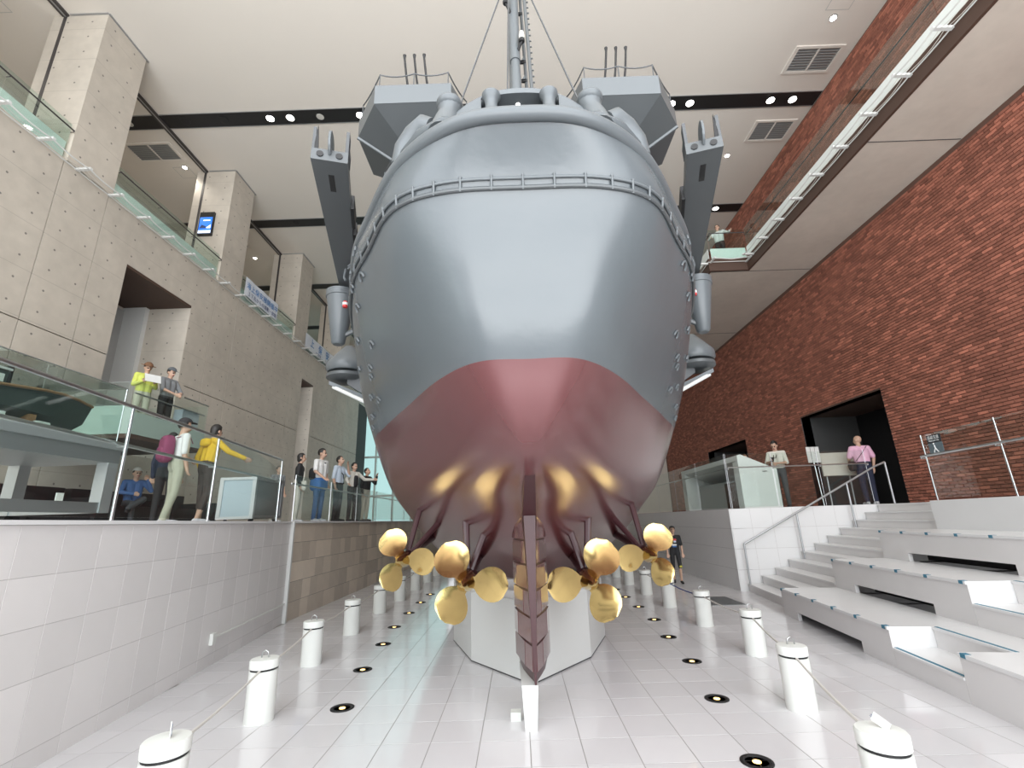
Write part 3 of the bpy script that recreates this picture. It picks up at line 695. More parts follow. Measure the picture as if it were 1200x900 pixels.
# half rings (scuttle eyebrows) on the flanks
def hull_pt(level, u):
    c = np.array([catmull([np.array([*catmull(pl, [u])[0], z]) for z, pl in LV], [level])[0]])[0]
    return c
for sg in (-1, 1):
    for (lv, u) in ((1.25, 3.35), (1.45, 3.7), (1.7, 4.0), (2.0, 3.35), (2.2, 3.65), (2.3, 3.75), (2.5, 4.1), (1.15, 3.9), (2.75, 4.4), (0.55, 3.7), (0.6, 4.2), (2.65, 3.8), (1.95, 4.3), (2.9, 4.6)):
        c = hull_pt(lv, u); cu = hull_pt(lv, u+0.05)-c; cl = hull_pt(lv+0.05, u)-c
        nn = np.cross(cl, cu); nn /= np.linalg.norm(nn)
        if nn[0] < 0: nn = -nn
        cu /= np.linalg.norm(cu); dn = np.cross(cu, nn); dn /= np.linalg.norm(dn)
        if dn[2] < 0: dn = -dn
        pts = []
        for k in range(9):
            a = PI*k/8; q = c + cu*0.045*math.cos(a) + dn*0.05*math.sin(a) + nn*0.012
            pts.append((sg*q[0]+SX, q[1], q[2]))
        MB().tube(pts, 0.009, 6).build('scuttle_rim', 'ship_light', ship)
# stern chock: raised arched bulwark with an opening, bollards inside
xs = np.linspace(-0.5, 0.5, 41)
def chz(x): return 3.895 - 0.19*abs(x/0.5)**2.6
def chy(x): return 2.11 + 0.52*x*x
front = []; mbk = MB()
for i in range(len(xs)-1):
    x0, x1 = xs[i], xs[i+1]; xm = (x0+x1)/2; pcs = [(3.60, None)] if abs(xm) > 0.222 else [(3.60, 3.73), (3.86, None)]
    for za, zb in pcs:
        for (yo) in (0,):
            a = [(x0+SX, chy(x0), za), (x1+SX, chy(x1), za), (x1+SX, chy(x1), zb or chz(x1)), (x0+SX, chy(x0), zb or chz(x0))]
            b = [(p[0], p[1]+0.10, p[2]) for p in a]
            mbk.add(a+b, [(0,1,2,3),(7,6,5,4),(0,4,5,1),(3,2,6,7),(1,5,6,2),(0,3,7,4)])
chock = sub(mbk.build('stern_chock', 'ship_light', ship), 'arched stern bulwark with a wide opening')
MB().tube([(x+SX, chy(x)+0.04, chz(x)) for x in xs], 0.030, 10).build('chock_lip', 'ship_light', ship, smooth=True)
MB().box(-0.3+SX, 0.3+SX, 2.235, 2.26, 3.60, 3.885).build('chock_shade_sheet', 'ship_dark', ship)  # added dark sheet, stands in for the shade inside the opening
for x in (-0.165, 0.165):
    MB().lathe([(0.05,3.66),(0.05,3.70),(0.040,3.735),(0.034,3.775),(0.040,3.815),(0.054,3.835),(0.054,3.85),(0.025,3.858)], (x+SX, 2.115, 0), 20).build('deck_bollard', 'ship_light', ship, smooth=True)
MB().ball((SX-0.01, 2.19, 3.865), 0.013).build('stern_lamp', 'lamp_white', ship)
for x in (-0.09, -0.06, 0.07): MB().tube([(x+SX, 2.13, 3.66), (x+SX, 2.13, 3.75)], 0.008, 8).build('deck_fitting', 'ship_light', ship)
# horned fairleads either side
for sg in (-1, 1):
    def w_(x, y, z): return (sg*x+SX, y, z)
    MB().tube([w_(0.30, 2.12, 3.675), w_(0.42, 2.16, 3.69), w_(0.56, 2.26, 3.69), w_(0.68, 2.37, 3.68), w_(0.79, 2.50, 3.655)], [0.018, 0.07, 0.085, 0.07, 0.02], 12, flat=0.55).build('fairlead_base', 'ship_light', ship, smooth=True)
    MB().tube([w_(0.45, 2.19, 3.66), w_(0.44, 2.20, 3.76), w_(0.425, 2.21, 3.83), w_(0.42, 2.22, 3.88), w_(0.42, 2.22, 3.915)], [0.09, 0.068, 0.056, 0.072, 0.05], 16).build('fairlead_horn', 'ship_light', ship, smooth=True)
    MB().tube([w_(0.73, 2.43, 3.65), w_(0.71, 2.41, 3.76), w_(0.65, 2.37, 3.83), w_(0.58, 2.31, 3.85), w_(0.535, 2.29, 3.82)], [0.085, 0.085, 0.08, 0.068, 0.05], 16).build('fairlead_horn', 'ship_light', ship, smooth=True)
    MB().ball(w_(0.42, 2.21, 3.90), (0.078, 0.078, 0.045)).build('horn_cap', 'ship_light', ship, smooth=True)
# deck rail stanchions along the deck edge
for sg in (-1, 1):
    pp = [p for p in edge_path(0, 5.4, 61, -0.05, 0.05) if (p[0]-SX)*sg > 0.80][::1]
    pp = sorted(pp, key=lambda p: p[1])[::2]
    for p in pp: MB().tube([p, (p[0], p[1], p[2]+0.20)], 0.006, 6).build('stanchion', 'ship_light', ship)
    for dz in (0.19, 0.10): MB().tube([(p[0], p[1], p[2]+dz) for p in pp], 0.004, 5).build('rail_wire', 'ship_dark', ship)
# gun platforms (faceted tubs) on both quarters
def tub(cx, sg, lab):
    hw = 0.335; y0 = 3.2; zt = 5.21; zb = 5.01
    def q(x, y, z): return (cx+sg*x, y, z)       # +x is outboard
    ring = [(-hw, y0), (hw, y0), (hw+0.26, y0+0.36), (hw+0.26, y0+0.85), (-hw-0.13, y0+0.85), (-hw-0.13, y0+0.36)]
    A = [q(x, y, zt if i < 2 else zt+0.12*0) for i, (x, y) in enumerate(ring)]; B = [q(x, y, zb) for x, y in ring]
    low = [(-hw+0.22, y0+0.42), (hw-0.26, y0+0.42), (hw-0.16, y0+0.55), (hw-0.16, y0+0.8), (-hw+0.1, y0+0.8), (-hw+0.1, y0+0.55)]
    Cc = [q(x, y, 4.80) for x, y in low]; D = [q(x*0.9+0.03, y, 3.6) for x, y in low]
    mb = MB().grid([A, B, Cc, D], closed=True); mb.add(A, [tuple(range(6))])
    t = sub(mb.build('gun_platform', 'ship_grey', ship), lab)
    fr = MB().add([q(-hw, y0-0.004, zb), q(hw, y0-0.004, zb), q(hw, y0-0.004, zt), q(-hw, y0-0.004, zt)], [(0,1,2,3)]); 
    MB().extr([q(-hw, y0-0.005, zb), q(hw, y0-0.005, zb), q(hw, y0-0.005, zt), q(-hw, y0-0.005, zt)], (0, 0.006, 0)).build('front_plate', 'ship_light', t)
    MB().tube([q(hw+0.26, y0+0.36, zb), q(hw-0.16, y0+0.55, 4.80)], 0.018, 6).build('rib', 'ship_light', t)
    for k, bx in enumerate((0.06, -0.03, -0.12)):
        MB().tube([q(bx-0.0, 3.38, 5.15), q(bx+0.03, 3.30, 5.42), q(bx+0.045, 3.27, 5.60), q(bx+0.046, 3.268, 5.64)], [0.012, 0.010, 0.010, 0.016], 8).build('gun_barrel', 'gun_black', t)
    sp = [q(hw+0.22, y0+0.33, zt), q(hw-0.03, y0+0.02, zt), q(0, y0+0.02, zt), q(-hw+0.03, y0+0.02, zt), q(-hw-0.10, y0+0.33, zt)]
    for p in sp: MB().tube([p, (p[0], p[1], p[2]+0.155)], 0.005, 6).build('stanchion', 'ship_dark', t)
    pts = []
    for a, b in zip(sp[:-1], sp[1:]):
        for k in range(6):
            f = k/6; pts.append((a[0]+(b[0]-a[0])*f, a[1]+(b[1]-a[1])*f, a[2]+0.15-0.03*4*f*(1-f)))
    pts.append((sp[-1][0], sp[-1][1], sp[-1][2]+0.15))
    MB().tube(pts, 0.006, 6).build('rail_rope', 'ship_dark', t)
tub(-0.805, -1, 'faceted grey gun platform on the left with three black barrels')
tub(1.015, 1, 'faceted grey gun platform on the right with three black barrels')
# aircraft catapults along the deck edges
def catapult(sg, near, far_, lab):
    A = Vector(near); B = Vector(far_); u = (B-A).normalized(); v = Vector((-u.y, u.x)) * (1 if sg < 0 else -1)   # v outboard
    if v.x*sg < 0: v = -v
    def q(s, t, z): p = A + u*s + v*t; return (p.x, p.y, z)
    Ln = (B-A).length; zb = 4.2
    # girder: wide at the near end, narrowing away
    prof = [(0.0, -0.135, 0.135), (Ln*0.5, -0.115, 0.115), (Ln, -0.095, 0.095)]
    rows = []
    for s, a, b in prof: rows.append([q(s, a, zb), q(s, b, zb), q(s, b, zb+0.10), q(s, a, zb+0.10)])
    mb = MB().grid(rows, closed=True); n2 = 4; base = 0
    mb.add(rows[0], [(0,1,2,3)]); mb.add(rows[-1], [(3,2,1,0)])
    t = sub(mb.build('catapult', 'ship_grey', ship), lab)
    MB().extr([q(0.16, -0.022, zb-0.002), q(0.16, 0.022, zb-0.002), q(0.36, 0.022, zb-0.002), q(0.36, -0.022, zb-0.002)], (0, 0, 0.004)).build('cable_slot', 'black', t)
    for tt in (-0.07, 0.07):
        c = q(-0.004, tt, zb+0.052); MB().lathe([(0.026, -0.004), (0.026, 0.004)], c, 14, axis=(u.x, u.y, 0)).build('sheave_hole', 'black', t)
    for tt in (-0.122, 0.122):     # outer horns, stepped
        a_, b_ = sorted((tt-0.012, tt+0.012))
        for (s0, s1, z1) in ((0.0, 0.10, 0.30), (0.10, 0.20, 0.21)):
            pts = [q(s0, a_, zb+0.1), q(s0, b_, zb+0.1), q(s0, b_, zb+z1), q(s0, a_, zb+z1)]
            MB().extr(pts, (u.x*(s1-s0), u.y*(s1-s0), 0)).build('horn', 'ship_dark', t)
    MB().extr([q(0, 0.085, zb+0.1), q(0, 0.115, zb+0.1), q(0, 0.115, zb+0.16), q(0, 0.10, zb+0.32)], (u.x*0.02, u.y*0.02, 0)).build('horn', 'gun_black', t)
    c = q(0.03, 0, zb+0.16); MB().lathe([(0.10, -0.012), (0.115, -0.008), (0.115, 0.008), (0.10, 0.012)], c, 20, axis=(v.x, v.y, 0)).build('sheave', 'ship_light', t)
    for s in (0.55, 0.95): MB().extr([q(s, -0.15, zb-0.01), q(s, -0.12, zb-0.01), q(s, -0.12, zb+0.13), q(s, -0.15, zb+0.13)], (u.x*0.3, u.y*0.3, 0)).build('side_fitting', 'gun_black', t)
    MB().tube([q(Ln*0.97, -0.22, 3.55), q(Ln*0.97, -0.22, zb+0.05), q(Ln*0.97, -0.05, zb+0.05)], 0.05, 12).build('pedestal', 'ship_grey', t)
catapult(-1, (-1.37, 2.95), (-1.93, 4.95), 'grey catapult girder on the left quarter, its end facing the viewer')
catapult(1, (1.53, 2.98), (2.11, 4.95), 'grey catapult girder on the right quarter, its end facing the viewer')
# side sponsons: tapered bucket, cone shield, tray
for sg in (-1, 1):
    def w_(x, y, z): return (sg*x+SX, y, z)
    lab = 'left' if sg < 0 else 'right'
    bk = MB(); prof = [(0.055, 3.50), (0.075, 3.52), (0.165, 4.08), (0.175, 4.085), (0.178, 4.12), (0.172, 4.125), (0.178, 4.16), (0.15, 4.165)]
    b = sub(bk.lathe([(r, z) for r, z in prof], w_(2.10, 5.0, 0), 22).build('gun_bucket', 'ship_light', ship, smooth=True), 'tapered light grey gun tub on the %s side' % lab)
    MB().tube([w_(1.75, 5.0, 3.75), w_(2.06, 5.0, 3.60)], 0.03, 8).build('strut', 'ship_grey', b)
    MB().lathe([(0.0, 0.0), (0.026, 0.0), (0.03, 0.05), (0.02, 0.075)], w_(1.965, 4.78, 3.86), 12).build('life_float', 'red', b)
    MB().lathe([(0.031, 0.0), (0.031, 0.03)], w_(1.965, 4.78, 3.885), 12).build('float_band', 'white_paint', b)
    cn = sub(MB().lathe([(0.26, 3.48), (0.285, 3.52), (0.28, 3.60), (0.20, 3.70), (0.06, 3.86), (0.03, 3.87)], w_(2.34, 6.0, 0), 20).build('gun_shield', 'ship_light', ship, smooth=True), 'cone shaped gun shield on the %s side' % lab)
    MB().lathe([(0.20, 3.36), (0.27, 3.40), (0.27, 3.44), (0.15, 3.47)], w_(2.34, 6.0, 0), 20).build('shield_base', 'ship_grey', cn, smooth=True)
    MB().extr([w_(1.90, 5.95, 3.02), w_(2.50, 5.8, 3.27), w_(2.50, 6.2, 3.27), w_(1.90, 6.25, 3.02)], (0, 0, 0.05)).build('tray', 'ship_light', cn)
    MB().tube([w_(2.46, 5.85, 3.25), w_(1.95, 5.7, 2.98)], 0.025, 8).build('brace', 'white_paint', cn)
    MB().extr([w_(1.85, 5.9, 3.0), w_(2.3, 5.9, 3.3), w_(2.3, 5.9, 3.5), w_(1.85, 5.9, 3.5)], (0, 0.25, 0)).build('bracket', 'ship_dark', cn)
    # ladder boom and boat davit beside the deck
    MB().tube([w_(1.70, 4.4, 3.60), w_(1.765, 4.4, 3.72), w_(1.765, 4.4, 4.12)], 0.018, 8).build('davit_post', 'ship_light', ship)
    for dz in (0.0, 0.03): MB().tube([w_(1.82, 4.4, 4.12+dz), w_(1.60, 4.4, 4.33+dz)], 0.009, 8).build('davit_arm', 'ship_light', ship)
    MB().tube([w_(1.84, 4.4, 4.12), w_(1.85, 4.4, 4.02), w_(1.83, 4.4, 3.98)], 0.012, 8).build('davit_hook', 'ship_light', ship)
    MB().ball(w_(1.64, 4.4, 3.95), (0.035, 0.10, 0.13)).build('life_raft', 'ship_light', ship, smooth=True)
# crane mast
MX = 0.105
mast = sub(MB().tube([(MX, 3.3, 3.6), (MX, 3.3, 5.3), (MX, 3.3, 5.55)], [0.05, 0.05, 0.042], 14).tube([(MX, 3.3, 5.55), (MX, 3.32, 7.4)], 0.05, 14).build('crane_mast', 'ship_light', ship, smooth=True), 'tall crane mast with lattice legs above the stern')
for (x0, x1, y1) in ((0.045, 0.075, 3.42), (0.245, 0.165, 3.42), (0.285, 0.185, 3.25)):
    MB().tube([(x0, y1, 3.62), (x0+(x1-x0)*0.45, y1, 5.2), (x1, y1, 7.4)], 0.016, 8).build('lattice_leg', 'ship_grey', mast)
for z in (5.45, 5.68, 6.0, 6.3, 6.6):
    f = (z-3.6)/3.8
    MB().box(0.05+f*0.02, 0.24-f*0.06, 3.40, 3.42, z-0.015, z+0.015).build('lattice_bar', 'gun_black', mast)
    MB().extr([(0.16, 3.40, z), (0.22-f*0.05, 3.40, z), (0.22-f*0.05, 3.40, z+0.07)], (0, 0.01, 0)).build('gusset', 'ship_light', mast)
for k in range(26):
    z = 5.1+0.07*k; xl = 0.285-0.045*(z-3.62)/1.58 if z < 5.2 else 0.24-0.055*(z-5.2)/2.2
    MB().box(xl, xl+0.032, 3.245, 3.255, z, z+0.009).build('rung', 'ship_grey', mast)
for (x, y, z, s) in ((0.17, 3.22, 5.72, 1), (0.035, 3.22, 6.20, -1)):
    MB().tube([(MX+s*0.02, 3.28, z-0.08), (x, y, z-0.02)], 0.014, 8).build('lamp_arm', 'gun_black', mast)
    MB().lathe([(0.022, z-0.03), (0.028, z-0.02), (0.028, z)], (x, y, 0), 12).build('lamp_base', 'gun_black', mast)
    MB().lathe([(0.026, z), (0.027, z+0.05), (0.020, z+0.065), (0.024, z+0.07), (0.022, z+0.085)], (x, y, 0), 12).build('lamp_glass', 'lamp_off', mast)
# stays
MB().tube([(-0.31, 2.42, 4.05), (-0.28, 2.5, 4.30), (0.03, 2.6, 5.5), (0.10, 3.3, 8.3)], 0.006, 5).build('stay_wire', 'ship_dark', ship)
MB().tube([(0.50, 2.42, 4.05), (0.47, 2.5, 4.30), (0.17, 2.6, 5.5), (0.10, 3.3, 8.3)], 0.006, 5).build('stay_wire', 'ship_dark', ship)
for x in (-0.345, 0.525):
    a = [(x, 2.20, 3.88), (x*0.97+0.003, 2.35, 3.98), (x*0.9+0.01, 2.42, 4.07)]
    MB().tube(a, 0.012, 8).build('turnbuckle', 'ship_dark', ship)
MB().tube([(-0.01, 2.75, 3.7), (0.075, 3.2, 6.6)], 0.008, 6).build('stay_wire', 'ship_dark', ship)
# ---------------- skeg, rudder, propellers
M('maroon_dark', (0.05, 0.015, 0.018), 0.4)
MB().add([W(p) for p in [(-.03,3.02,1.90),(.03,3.02,1.90),(-.10,4.9,1.60),(.10,4.9,1.60),(-.055,3.95,1.53),(.055,3.95,1.53),(-.085,4.9,1.0),(.085,4.9,1.0),(-.06,6.2,1.2),(.06,6.2,1.2),(-.06,6.2,.84),(.06,6.2,.84)]],
   [(0,1,5,4),(0,4,6,2),(1,3,7,5),(4,5,7,6),(2,6,10,8),(3,9,11,7),(6,7,11,10),(8,10,11,9),(0,2,3,1),(2,8,9,3)]).build('skeg', 'maroon_dark', ship)
RZ0, RZ1 = 0.32, 1.545
rsec = [(0.0, 3.98), (0.055, 4.16), (0.105, 4.34), (0.135, 4.55), (0.12, 4.72), (0.0, 4.86)]
M('maroon_dark', (0.05, 0.015, 0.018), 0.4)
def rring(z, k=1.0, dy=0.0): return [W((x*k, y+dy, z)) for x, y in rsec] + [W((-x*k, y+dy, z)) for x, y in rsec[-2:0:-1]]
mbr = MB().grid([rring(RZ0, 0.85, 0.02), rring(0.42), rring(RZ1, 1.05)], closed=True); mbr.add(rring(RZ0, 0.85, 0.02), [tuple(range(9, -1, -1))]); mbr.add(rring(RZ1, 1.05), [tuple(range(10))])
rud = sub(mbr.build('rudder', 'maroon', ship, smooth=True), 'dark red panelled rudder in the middle')
M('rudder_plate', (0.16, 0.075, 0.075), 0.16, coat=0.9, coat_rough=0.1, noise=(6, 0.08))
for sg in (-1, 1):
    for k in range(6):
        z0 = 0.40+k*0.19; z1 = z0+0.172
        def e(x, y): return (sg*(x*(1.0+0.04*(z0-0.4)))+SX, y)
        for (pa, pb) in ((0, 1), (1, 3)) if k % 2 == 0 else ((0, 2), (2, 3)):
            (xa, ya), (xb, yb) = rsec[pa], rsec[pb]
            L_ = math.hypot(xb-xa, yb-ya); nx, ny = (yb-ya)/L_*0.012, -(xb-xa)/L_*0.012
            fa_ = 0.06 if pa == 0 else 0.03
            a0 = (xa+(xb-xa)*fa_, ya+(yb-ya)*fa_); b0 = (xa+(xb-xa)*0.97, ya+(yb-ya)*0.97)
            q4 = [(*e(*a0), z0), (*e(*b0), z0), (*e(*b0), z1), (*e(*a0), z1)]
            MB().extr(q4, (sg*nx*1.4, ny*1.4, 0)).build('plate', 'rudder_plate', rud)
MB().add([W(p) for p in [(-.008,3.962,RZ0),(.008,3.962,RZ0),(-.048,3.94,RZ1),(.048,3.94,RZ1),(-.01,4.02,RZ0),(.01,4.02,RZ0),(-.06,4.10,RZ1),(.06,4.10,RZ1)]],
   [(0,1,3,2),(1,5,7,3),(4,0,2,6),(2,3,7,6),(0,4,5,1),(4,6,7,5)]).build('trailing_edge', 'maroon_dark', rud)
def blade_mesh(R, mirror):
    """round dished blade with pitch, root on the hub, shaft along +Y (towards the bow)"""
    mb = MB(); nr, nc = 11, 13; front = []; back = []
    for i in range(nr):
        f = i/(nr-1); r = R*(0.14+0.86*f)
        wdt = R*0.475*math.sqrt(max(0, 1-((f-0.54)/0.465)**2)) if f > 0.09 else R*0.2*(1+f)
        wdt = max(wdt, 0.002 if f > 0.9 else R*0.2)
        pitch = math.radians(46-28*f)
        fr, bk_ = [], []
        for j in range(nc):
            c = (j/(nc-1)-0.5)*2; s = c*wdt
            cam_ = 0.05*R*(1-c*c)*min(1, f*3)*(1-f*0.5); th = 0.020*R*(1-c*c*0.85)*(1.2-f)
            for lst, sgn in ((fr, 1), (bk_, -1)):
                yv = s*math.sin(pitch)*mirror*0.8 + cam_ + sgn*th + 0.10*R*f*f
                lst.append((s*math.cos(pitch), yv, math.sqrt(max(r*r-(s*math.cos(pitch))**2*0.25, 0))))
        front.append(fr); back.append(bk_)
    mb.grid(front); mb.grid([list(reversed(r)) for r in back])
    n = nc
    ring = [front[0]] ; 
    for a, b in ((0, 0), (-1, -1)):
        mb.grid([[front[i][a] for i in range(nr)], [back[i][b] for i in range(nr)]])
    mb.grid([front[-1], back[-1]])
    return mb.mesh('blade', 'bronze', smooth=True)
bl = {}
def propeller(x, y, z, R, mirror, angs, lab, strut_to, up):
    pr = sub(MB().lathe([(0.0, -0.62*R), (0.05*R, -0.58*R), (0.15*R, -0.28*R), (0.225*R, 0.02*R), (0.25*R, 0.30*R), (0.215*R, 0.46*R)], (x, y-0.05*R, z), 18, axis=(0, 1, 0.0)).build('propeller', 'bronze', ship, smooth=True), lab)
    key = (round(R, 3), mirror)
    if key not in bl: bl[key] = blade_mesh(R, mirror)
    for a in angs:
        o = link('blade', bl[key], pr)
        mw = Matrix.Translation((x, y, z)) @ Matrix.Rotation(-math.radians(a-90), 4, 'Y')
        o.matrix_local = WM[pr.as_pointer()].inverted() @ mw
    sh = MB().tube([(x, y+0.2*R, z), (x, y+0.75*R, z+0.02)], [0.19*R, 0.23*R], 16).tube([(x, y+0.5*R, z+0.02), (x*0.97, y+2.8, z+0.28)], [0.13*R, 0.16*R], 14).build('propeller_shaft', 'maroon', ship, smooth=True)
    for tx, ty, tz in strut_to:
        mid = ((x*0.35+tx*0.65), (y+0.5*R)*0.35+ty*0.65, z*0.35+tz*0.65)
        MB().tube([(x, y+0.5*R, z), mid, (tx, ty, tz)], [0.018, 0.020, 0.024], 8, flat=1.7).build('shaft_strut', 'maroon', ship)
LA = [122, 237, -8]; RA = [180-a for a in LA]
ci, co = 0.575, 1.34
propeller(SX-ci-0.03, 4.7, 0.965, 0.40, 1, LA, 'inner left brass propeller', [(SX-0.64, 5.05, 1.62), (SX-0.40, 5.05, 1.50)], 1)
propeller(SX+ci-0.02, 4.7, 0.945, 0.40, -1, RA, 'inner right brass propeller', [(SX+0.64, 5.05, 1.62), (SX+0.40, 5.05, 1.50)], 1)
propeller(SX-co-0.03, 5.4, 1.13, 0.355, 1, LA, 'outer left brass propeller', [(SX-1.26, 5.85, 1.76), (SX-1.00, 5.85, 1.55)], 1)
propeller(SX+co-0.02, 5.4, 1.10, 0.355, -1, RA, 'outer right brass propeller', [(SX+1.26, 5.85, 1.76), (SX+1.00, 5.85, 1.55)], 1)
# white plinth with a pointed end, and the post under the rudder
pl = thing('plinth', 'white pointed plinth carrying the ship hull', 'plinth', (SX, 8.0, 0))
def plan(k): return [(SX-0.01, 5.03), (SX+0.67*k, 5.88), (SX+1.0*k, 6.85), (SX+1.05*k, 7.3), (SX+1.05*k, 24), (SX-1.05*k, 24), (SX-1.05*k, 7.3), (SX-1.0*k, 6.85), (SX-0.67*k, 5.88)]
p8 = plan(1.0)
MB().prism([(x, y+0.012) for x, y in p8], 0.0, 0.015).build('base_gap', 'joint_dark', pl)
for i in range(len(p8)):
    a, b = Vector(p8[i]), Vector(p8[(i+1) % len(p8)]); u = (b-a).normalized(); nn = Vector((u.y, -u.x))
    if i == 4: continue
    MB().prism([tuple(a+u*0.002), tuple(b-u*0.002), tuple(b-u*0.002-nn*0.04), tuple(a+u*0.002-nn*0.04)], 0.015, 0.72).build('side_panel', 'white_paint', pl)
MB().prism([(x*0.985+SX*0.015, y+0.03) for x, y in p8], 0.72, 0.80).build('top_band', 'grey_stone', pl)
MB().prism([(SX-0.25, 5.6), (SX+0.25, 5.6), (SX+0.6, 7.0), (SX+0.6, 24), (SX-0.6, 24), (SX-0.6, 7.0)], 0.80, 0.875).build('pad', 'grey_stone', pl)
po = thing('rudder_post', 'white tapered post under the rudder', 'post', (SX-0.04, 4.1, 0))
MB().add([(SX-0.045+x, y, z) for x, y, z in [(-.045,4.03,0),(.045,4.03,0),(.05,4.5,0),(-.05,4.5,0),(-.062,3.97,.318),(.062,3.97,.318),(.08,4.6,.318),(-.08,4.6,.318)]],
   [(0,1,5,4),(1,2,6,5),(2,3,7,6),(3,0,4,7),(4,5,6,7),(3,2,1,0)]).build('post_body', 'white_paint', po)
MB().box(SX-0.20, SX-0.12, 4.22, 4.30, 0, 0.06).build('floor_socket', 'white_plastic', po)
# ------------------------------------------------------------------ bollards, ropes, floor lights
BLs = [(-1.89, 2.86), (-2.17, 4.38), (-2.42, 5.95), (-2.48, 7.45), (-2.53, 9.05), (-2.50, 10.4), (-2.5, 11.9), (-2.5, 13.4), (-2.5, 14.9)]
BRs = [(1.75, 2.72), (2.19, 4.30), (2.57, 5.82), (2.57, 7.30), (2.54, 8.80), (2.51, 10.2), (2.5, 11.7), (2.5, 13.2), (2.5, 14.7)]
bb = MB().lathe([(0.112, 0), (0.112, 0.372), (0.104, 0.374)], n=28).mesh('bollard_post', 'white_plastic', True)
bd = MB().lathe([(0.105, 0.372), (0.105, 0.39)], n=28).mesh('dark_band', 'black', True)
bc = MB().lathe([(0.104, 0.388), (0.114, 0.390), (0.115, 0.445), (0.108, 0.455), (0.05, 0.46)], n=28).mesh('cap', 'white_plastic', True)
bh = MB().tube([(-0.03, 0, 0.455), (-0.025, 0, 0.50), (0.0, 0, 0.515), (0.025, 0, 0.50), (0.03, 0, 0.455)], 0.006, 6).mesh('hook_ring', 'steel', True)
for me in (bb, bd, bc):
    try: me.set_sharp_from_angle(angle=math.radians(40))
    except Exception: pass
ordn = ['nearest', 'second', 'third', 'fourth', 'fifth', 'sixth', 'seventh', 'eighth', 'farthest']
for side, lst in (('left', BLs), ('right', BRs)):
    for i, (x, y) in enumerate(lst):
        t = thing('rope_bollard', 'white cylindrical rope bollard with black band, %s in the %s row' % (ordn[i], side), 'bollard', (x, y, 0), 0, 'white rope bollards')
        for nm, me in (('bollard_post', bb), ('dark_band', bd), ('cap', bc), ('hook_ring', bh)):
            if nm == 'hook_ring' and i == 0: continue
            link(nm, me, t)
        if i == 0:
            MB().obox((x+0.01, y-0.0, 0.487), (0.003, 0.038, 0.022), 0.6, 0.5).build('notice', 'white_paint', t)
            R = Matrix.Translation((x, y, 0.5)) @ Matrix.Rotation(0.6, 4, 'Z') @ Matrix.Rotation(0.5, 4, 'X')
            text_part('lettering', '立入禁止', 0.018, 'ink_navy', t, R @ Matrix.Translation((0.0145, -0.034, -0.02)) @ Matrix.Rotation(PI/2, 4, 'Z') @ Matrix.Rotation(PI/2, 4, 'X'))
    for i in range(len(lst)-1):
        a, b = lst[i], lst[i+1]; u = (Vector(b)-Vector(a)).normalized()*0.11
        pts = []
        for k in range(9):
            f = k/8; pts.append((a[0]+u.x+(b[0]-a[0]-2*u.x)*f, a[1]+u.y+(b[1]-a[1]-2*u.y)*f, 0.385-0.02*4*f*(1-f)))
        blue = side == 'right' and i == 3
        tag(MB().tube(pts, 0.009, 7).build('barrier_rope', 'rope_blue' if blue else 'rope', smooth=True), ('dark blue' if blue else 'off white')+' rope between the %s and %s bollards of the %s row' % (ordn[i], ordn[i+1], side), 'rope', 'barrier ropes')
ulr = MB().lathe([(0.10, 0.0), (0.10, 0.005), (0.072, 0.006), (0.070, -0.003), (0.03, -0.004)], n=28).mesh('ring', 'gun_black', True)
ull = MB().lathe([(0.026, 0.0), (0.026, 0.004), (0.015, 0.006)], n=18).mesh('lens', 'lamp_warm', True)
for side, lst in (('left', [(-1.40, 3.42), (-1.569, 4.602), (-1.744, 5.69), (-1.829, 6.787), (-1.95, 7.826), (-1.98, 8.949), (-2.0, 10.05), (-2.0, 11.1)]), ('right', [(1.441, 3.499), (1.622, 4.565), (1.795, 5.643), (1.874, 6.715), (1.99, 7.794), (2.02, 8.883), (2.03, 9.95), (2.04, 11.0)])):
    for i, (x, y) in enumerate(lst):
        t = thing('floor_uplight', 'round black floor uplight with warm lens, %s in the %s row' % (ordn[i], side), 'floor light', (x, y, 0.0), 0, 'floor uplights')
        link('ring', ulr, t); link('lens', ull, t)
gr = thing('floor_grate', 'dark grey rectangular floor grate near the right pit wall', 'grate', (3.55, 9.2, 0))
MB().box(3.25, 3.85, 8.75, 9.65, 0, 0.006).build('frame', 'steel_dull', gr)
for k in range(12): MB().box(3.28+k*0.046, 3.31+k*0.046, 8.78, 9.62, 0.006, 0.010).build('bar', 'board_grey', gr)

# ------------------------------------------------------------------ left gallery furniture
tb = thing('display_table', 'aluminium framed display table on castors behind the glass balustrade', 'table', (-4.8, 3.0, PLAT))
MB().box(-5.27, -4.2, 0.4, 4.95, 2.34, 2.42).build('top', 'aluminium', tb)
MB().box(-5.25, -4.22, 0.45, 4.93, 2.20, 2.34).build('apron', 'steel_dull', tb)
for x in (-4.27, -5.19):
    for y in (0.6, 4.85):
        l = MB().box(x-0.06, x+0.06, y-0.06, y+0.06, 1.70, 2.2).build('leg', 'aluminium', tb)
        MB().lathe([(0.035, -0.02), (0.05, -0.018), (0.05, 0.018), (0.035, 0.02)], (x, y, 1.65), 14, axis=(1, 0, 0)).build('castor', 'gun_black', l)
MB().box(-4.32, -4.22, 0.6, 4.85, 1.70, 1.80).build('stretcher', 'steel_dull', tb)
MB().box(-5.19, -4.27, 4.80, 4.90, 1.70, 1.80).build('stretcher', 'aluminium', tb)
nt_ = MB().box(-4.215, -4.205, 4.31, 4.38, 1.80, 1.87); nt_.build('notice', 'white_plastic', tb)
gc = thing('glass_case', 'clear glass display case over the dark boat model', 'display case', (-4.75, 3.0, 2.42))
